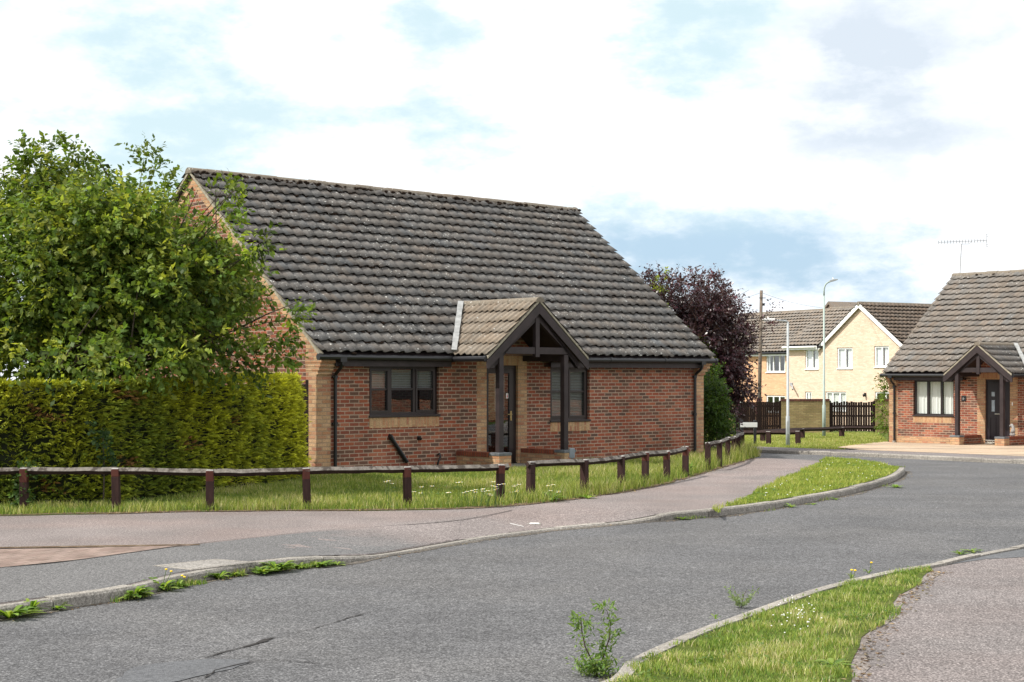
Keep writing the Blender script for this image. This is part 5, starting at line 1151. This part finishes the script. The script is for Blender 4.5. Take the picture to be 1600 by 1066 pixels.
q = MB(); q.box(.18, .27, -.06, .06, 5.1-pz0, 5.2-pz0); q.tube([(.0, -.10, 5.45-pz0), (.30, -.10, 5.45-pz0)], .018, 6); q.build('bracket', M['black'], t)
q = MB()
for k in range(7): z = 3.4+k*.3-pz0; s_ = -1 if k % 2 else 1; q.tube([(.07*1+s_*.08, 0, z), (.08+s_*.22, 0, z)], .014, 5)
q.build('step_iron', M['black'], t)
top = Vector((x+.12, y, 5.70)); hl = Matrix.Rotation(PHI, 3, 'Z') @ Vector((10.9, 8.9, 2.2))+Vector((-3.72, 29.192, 0))
for b, sg, lab in ((hl, .25, 'thin overhead wire running left from the pole behind the bungalow'), (Vector((19.4, 84.9, 5.72)), .35, 'thin overhead wire running right from the pole to the cream gable')):
    pts = [top.lerp(b, i/16)+Vector((0, 0, -sg*4*(i/16)*(1-i/16))) for i in range(17)]
    tag(MB().tube(pts, .007, 5).build('overhead_wire', M['black']), lab, 'wire', 'overhead wires')

# ------------------------------------------------------------------ covers and small things
def cover(name, label, pts, zo, mats, rim=.05):
    P = [Vector((*at(a, b, 0), 0)) for a, b in pts]; c = sum(P, Vector())/len(P); t = thing(name, label, 'cover', (c.x, c.y, zo+pave_z(c.x, c.y))); k = len(P)
    ins = [c+(p-c)*(1-rim/(p-c).length) for p in P]; q = MB(); z1 = .004
    for i in range(k):
        j = (i+1) % k; q.face([P[i]-c+Vector((0, 0, z1)), P[j]-c+Vector((0, 0, z1)), ins[j]-c+Vector((0, 0, z1)), ins[i]-c+Vector((0, 0, z1))])
        q.face([P[i]-c+Vector((0, 0, -.03)), P[j]-c+Vector((0, 0, -.03)), P[j]-c+Vector((0, 0, z1)), P[i]-c+Vector((0, 0, z1))])
    q.build('surround', mats[0], t); ins2 = [c+(p-c)*(1-(rim+.012)/(p-c).length) for p in P]
    q = MB(); q.prism([((p-c).x, (p-c).y) for p in ins2], 'z', -.03, .005); q.build('lid', mats[1], t)
    return t
cover('inspection_cover', 'pale rectangular concrete cover set in the grey pavement', [(239,885),(337,874.5),(400,879.5),(298,891.5)], .004, (M['concrete'], M['cover']), .07)
cover('stop_valve_cover', 'small whitish square cover in the pink pavement', [(823,812.8),(827,810.6),(845,810.8),(845,813.4)], .001, (M['concrete'], M['white_worn']), .02)
a, b = at(797, 813.5), at(819, 816); drape('paint_mark', [a, (b[0], b[1]), (b[0]-.01, b[1]+.05), (a[0], a[1]+.06)], .004, M['white_worn'], .3, pave_z)
t = thing('meter_post', 'short grey steel post with a capped box beside the porch wall', 'post', (*at(826, 735), 0)); loc = Matrix.Rotation(PHI, 3, 'Z') @ Vector((5.1, -1.75, 0))+Vector((-3.72, 29.192, 0)); t.location = loc
MB().tube([(0, 0, -.1), (0, 0, .22)], .03, 10).build('stem', M['greypost'], t); MB().box(-.055, .055, -.05, .05, .2, .40).build('box', M['greypost'], t, bevel=.01)

# red brick neighbour across the road that the bungalow's windows look out on
nb = thing('neighbour_house', 'brown brick house across the road mirrored in the bungalow windows', 'house', (36, 28.5, -.1), math.radians(-86))
MB().box(-6, 6, 0, 7, -.5, 2.7).prism([(0, 2.7), (7, 2.7), (3.5, 5.4)], 'x', -6, 6).build('wall', M['red'], nb)
q = MB(); q.prism([(-.4, 2.55), (3.5, 5.75), (7.4, 2.55), (7.4, 2.7), (3.5, 5.95), (-.4, 2.7)], 'x', -6.2, 6.2); q.build('roof', M['roof_plain'], nb)
for x0 in (-4.6, 2.6): MB().box(x0, x0+2.0, -.03, -.001, .95, 2.15).build('window', M['frame'], nb)
MB().box(-.6, .6, -.03, -.001, .0, 2.6).build('buff_panel', M['buff'], nb)
# ------------------------------------------------------------------ sky, sun, camera
SUN_AZ = np.array((-.975, -.22)); SUN_EL = math.radians(50)
sd = Vector((SUN_AZ[0]*math.cos(SUN_EL), SUN_AZ[1]*math.cos(SUN_EL), math.sin(SUN_EL))).normalized()
sun = bpy.data.lights.new('sun', 'SUN'); sun.energy = 4.6; sun.angle = math.radians(.6); sun.color = (1.0, .95, .87)
so = bpy.data.objects.new('sun', sun); C.objects.link(so); so.rotation_euler = (-sd).to_track_quat('-Z', 'Y').to_euler()
W = bpy.data.worlds.new('World'); S.world = W; W.use_nodes = True; nt = W.node_tree; nt.nodes.clear()
def N_(t, **k):
    x = nt.nodes.new(t)
    for a, v in k.items(): setattr(x, a, v)
    return x
def Mth(op, a, b=0.0, c=0.0):
    x = N_('ShaderNodeMath', operation=op)
    for i, v in enumerate((a, b, c)):
        if isinstance(v, (int, float)): x.inputs[i].default_value = v
        else: nt.links.new(v, x.inputs[i])
    return x.outputs[0]
def Mx(f, a, b):
    x = N_('ShaderNodeMix', data_type='RGBA')
    for k, v in ((0, f), (6, a), (7, b)):
        if isinstance(v, tuple): x.inputs[k].default_value = (*v, 1)
        elif isinstance(v, (int, float)): x.inputs[k].default_value = v
        else: nt.links.new(v, x.inputs[k])
    return x.outputs[2]
def smooth(v, a, b):
    x = N_('ShaderNodeMapRange', interpolation_type='SMOOTHSTEP'); nt.links.new(v, x.inputs[0]); x.inputs[1].default_value = a; x.inputs[2].default_value = b; return x.outputs[0]
tcn = N_('ShaderNodeTexCoord'); sep = N_('ShaderNodeSeparateXYZ'); nt.links.new(tcn.outputs['Generated'], sep.inputs[0]); dx, dy, dzz = sep.outputs
sky = N_('ShaderNodeTexSky', sky_type='NISHITA'); sky.sun_disc = False; sky.sun_elevation = SUN_EL; sky.sun_rotation = math.atan2(SUN_AZ[0], SUN_AZ[1]); sky.air_density = 1.0; sky.dust_density = 1.2; sky.ozone_density = 1.0
# cloud layer: noise over the direction, squashed in height so that clouds lie flat
mp = N_('ShaderNodeMapping'); mp.inputs['Scale'].default_value = (1, 1, 2.1); nt.links.new(tcn.outputs['Generated'], mp.inputs[0])
def noise(sc, det, ro, loc=(0, 0, 0), dist=0.0):
    m2 = N_('ShaderNodeMapping'); m2.inputs['Location'].default_value = loc; nt.links.new(mp.outputs[0], m2.inputs[0])
    x = N_('ShaderNodeTexNoise'); x.inputs['Scale'].default_value = sc; x.inputs['Detail'].default_value = det; x.inputs['Roughness'].default_value = ro; x.inputs['Distortion'].default_value = dist
    nt.links.new(m2.outputs[0], x.inputs['Vector']); return x.outputs['Fac']
n1 = noise(4.2, 9, .56, (3.1, .4, 1.7)); n2 = noise(9.0, 8, .6, (.3, 2.2, .9)); n3 = noise(3.0, 6, .5, (5.5, 1.1, .2))
az = Mth('ARCTAN2', dx, dy)
def blob(a, e, ra, re):
    """soft patch of sky around a compass bearing and height"""
    u = Mth('DIVIDE', Mth('SUBTRACT', az, a), ra); v = Mth('DIVIDE', Mth('SUBTRACT', dzz, e), re)
    return Mth('POWER', 2.718, Mth('MULTIPLY', Mth('ADD', Mth('MULTIPLY', u, u), Mth('MULTIPLY', v, v)), -1.0))
gap = Mth('ADD', Mth('ADD', blob(-.17, .17, .20, .10), Mth('MULTIPLY', blob(.21, .080, .17, .030), 1.6)), Mth('ADD', Mth('MULTIPLY', blob(-.06, .23, .05, .03), .8), Mth('MULTIPLY', blob(.20, .035, .12, .014), .45)))
n4 = noise(22.0, 8, .62, (1.3, .2, 4.4))
cov = Mth('ADD', Mth('ADD', Mth('ADD', Mth('MULTIPLY', n1, .52), Mth('MULTIPLY', n2, .34)), Mth('MULTIPLY', n4, .16)), Mth('MULTIPLY', gap, -.094))
cloud = smooth(cov, .345, .485)
grey = Mth('MULTIPLY', Mth('ADD', Mth('MULTIPLY', blob(.235, .185, .10, .06), 1.1), Mth('MULTIPLY', blob(.02, .12, .3, .02), .0)), smooth(Mth('ADD', Mth('MULTIPLY', n3, .5), Mth('MULTIPLY', n2, .5)), .38, .56))
under = Mth('MULTIPLY', smooth(n2, .47, .66), .30)
bright = Mx(Mth('MINIMUM', Mth('ADD', grey, under), 1.0), CLOUD_W, CLOUD_G)
blue = Mx(.85, sky.outputs[0], Mx(smooth(dzz, .12, .085), BLUE_HI, BLUE_LO))
hz = smooth(dzz, .10, .0)
full = Mx(cloud, blue, bright)
low = Mx(smooth(dzz, .0, -.06), full, (2.2, 2.2, 2.0))
bg = N_('ShaderNodeBackground'); bg.inputs['Strength'].default_value = .1; nt.links.new(low, bg.inputs['Color'])
out = N_('ShaderNodeOutputWorld'); nt.links.new(bg.outputs[0], out.inputs['Surface'])

cam = bpy.data.cameras.new('camera'); cam.sensor_width = 36; cam.lens = 54.0; cam.shift_y = 55/1600; cam.clip_start = .1; cam.clip_end = 3000
co = bpy.data.objects.new('camera', cam); C.objects.link(co); co.location = (0, 0, CAMH); co.rotation_euler = (math.radians(90), 0, 0); S.camera = co
S.view_settings.view_transform = 'Standard'; S.view_settings.look = 'None'; S.view_settings.exposure = EXPO; S.view_settings.gamma = 1; S.view_settings.use_curve_mapping = False
S.cycles.max_bounces = 8; S.cycles.transparent_max_bounces = 12; S.cycles.use_denoising = True
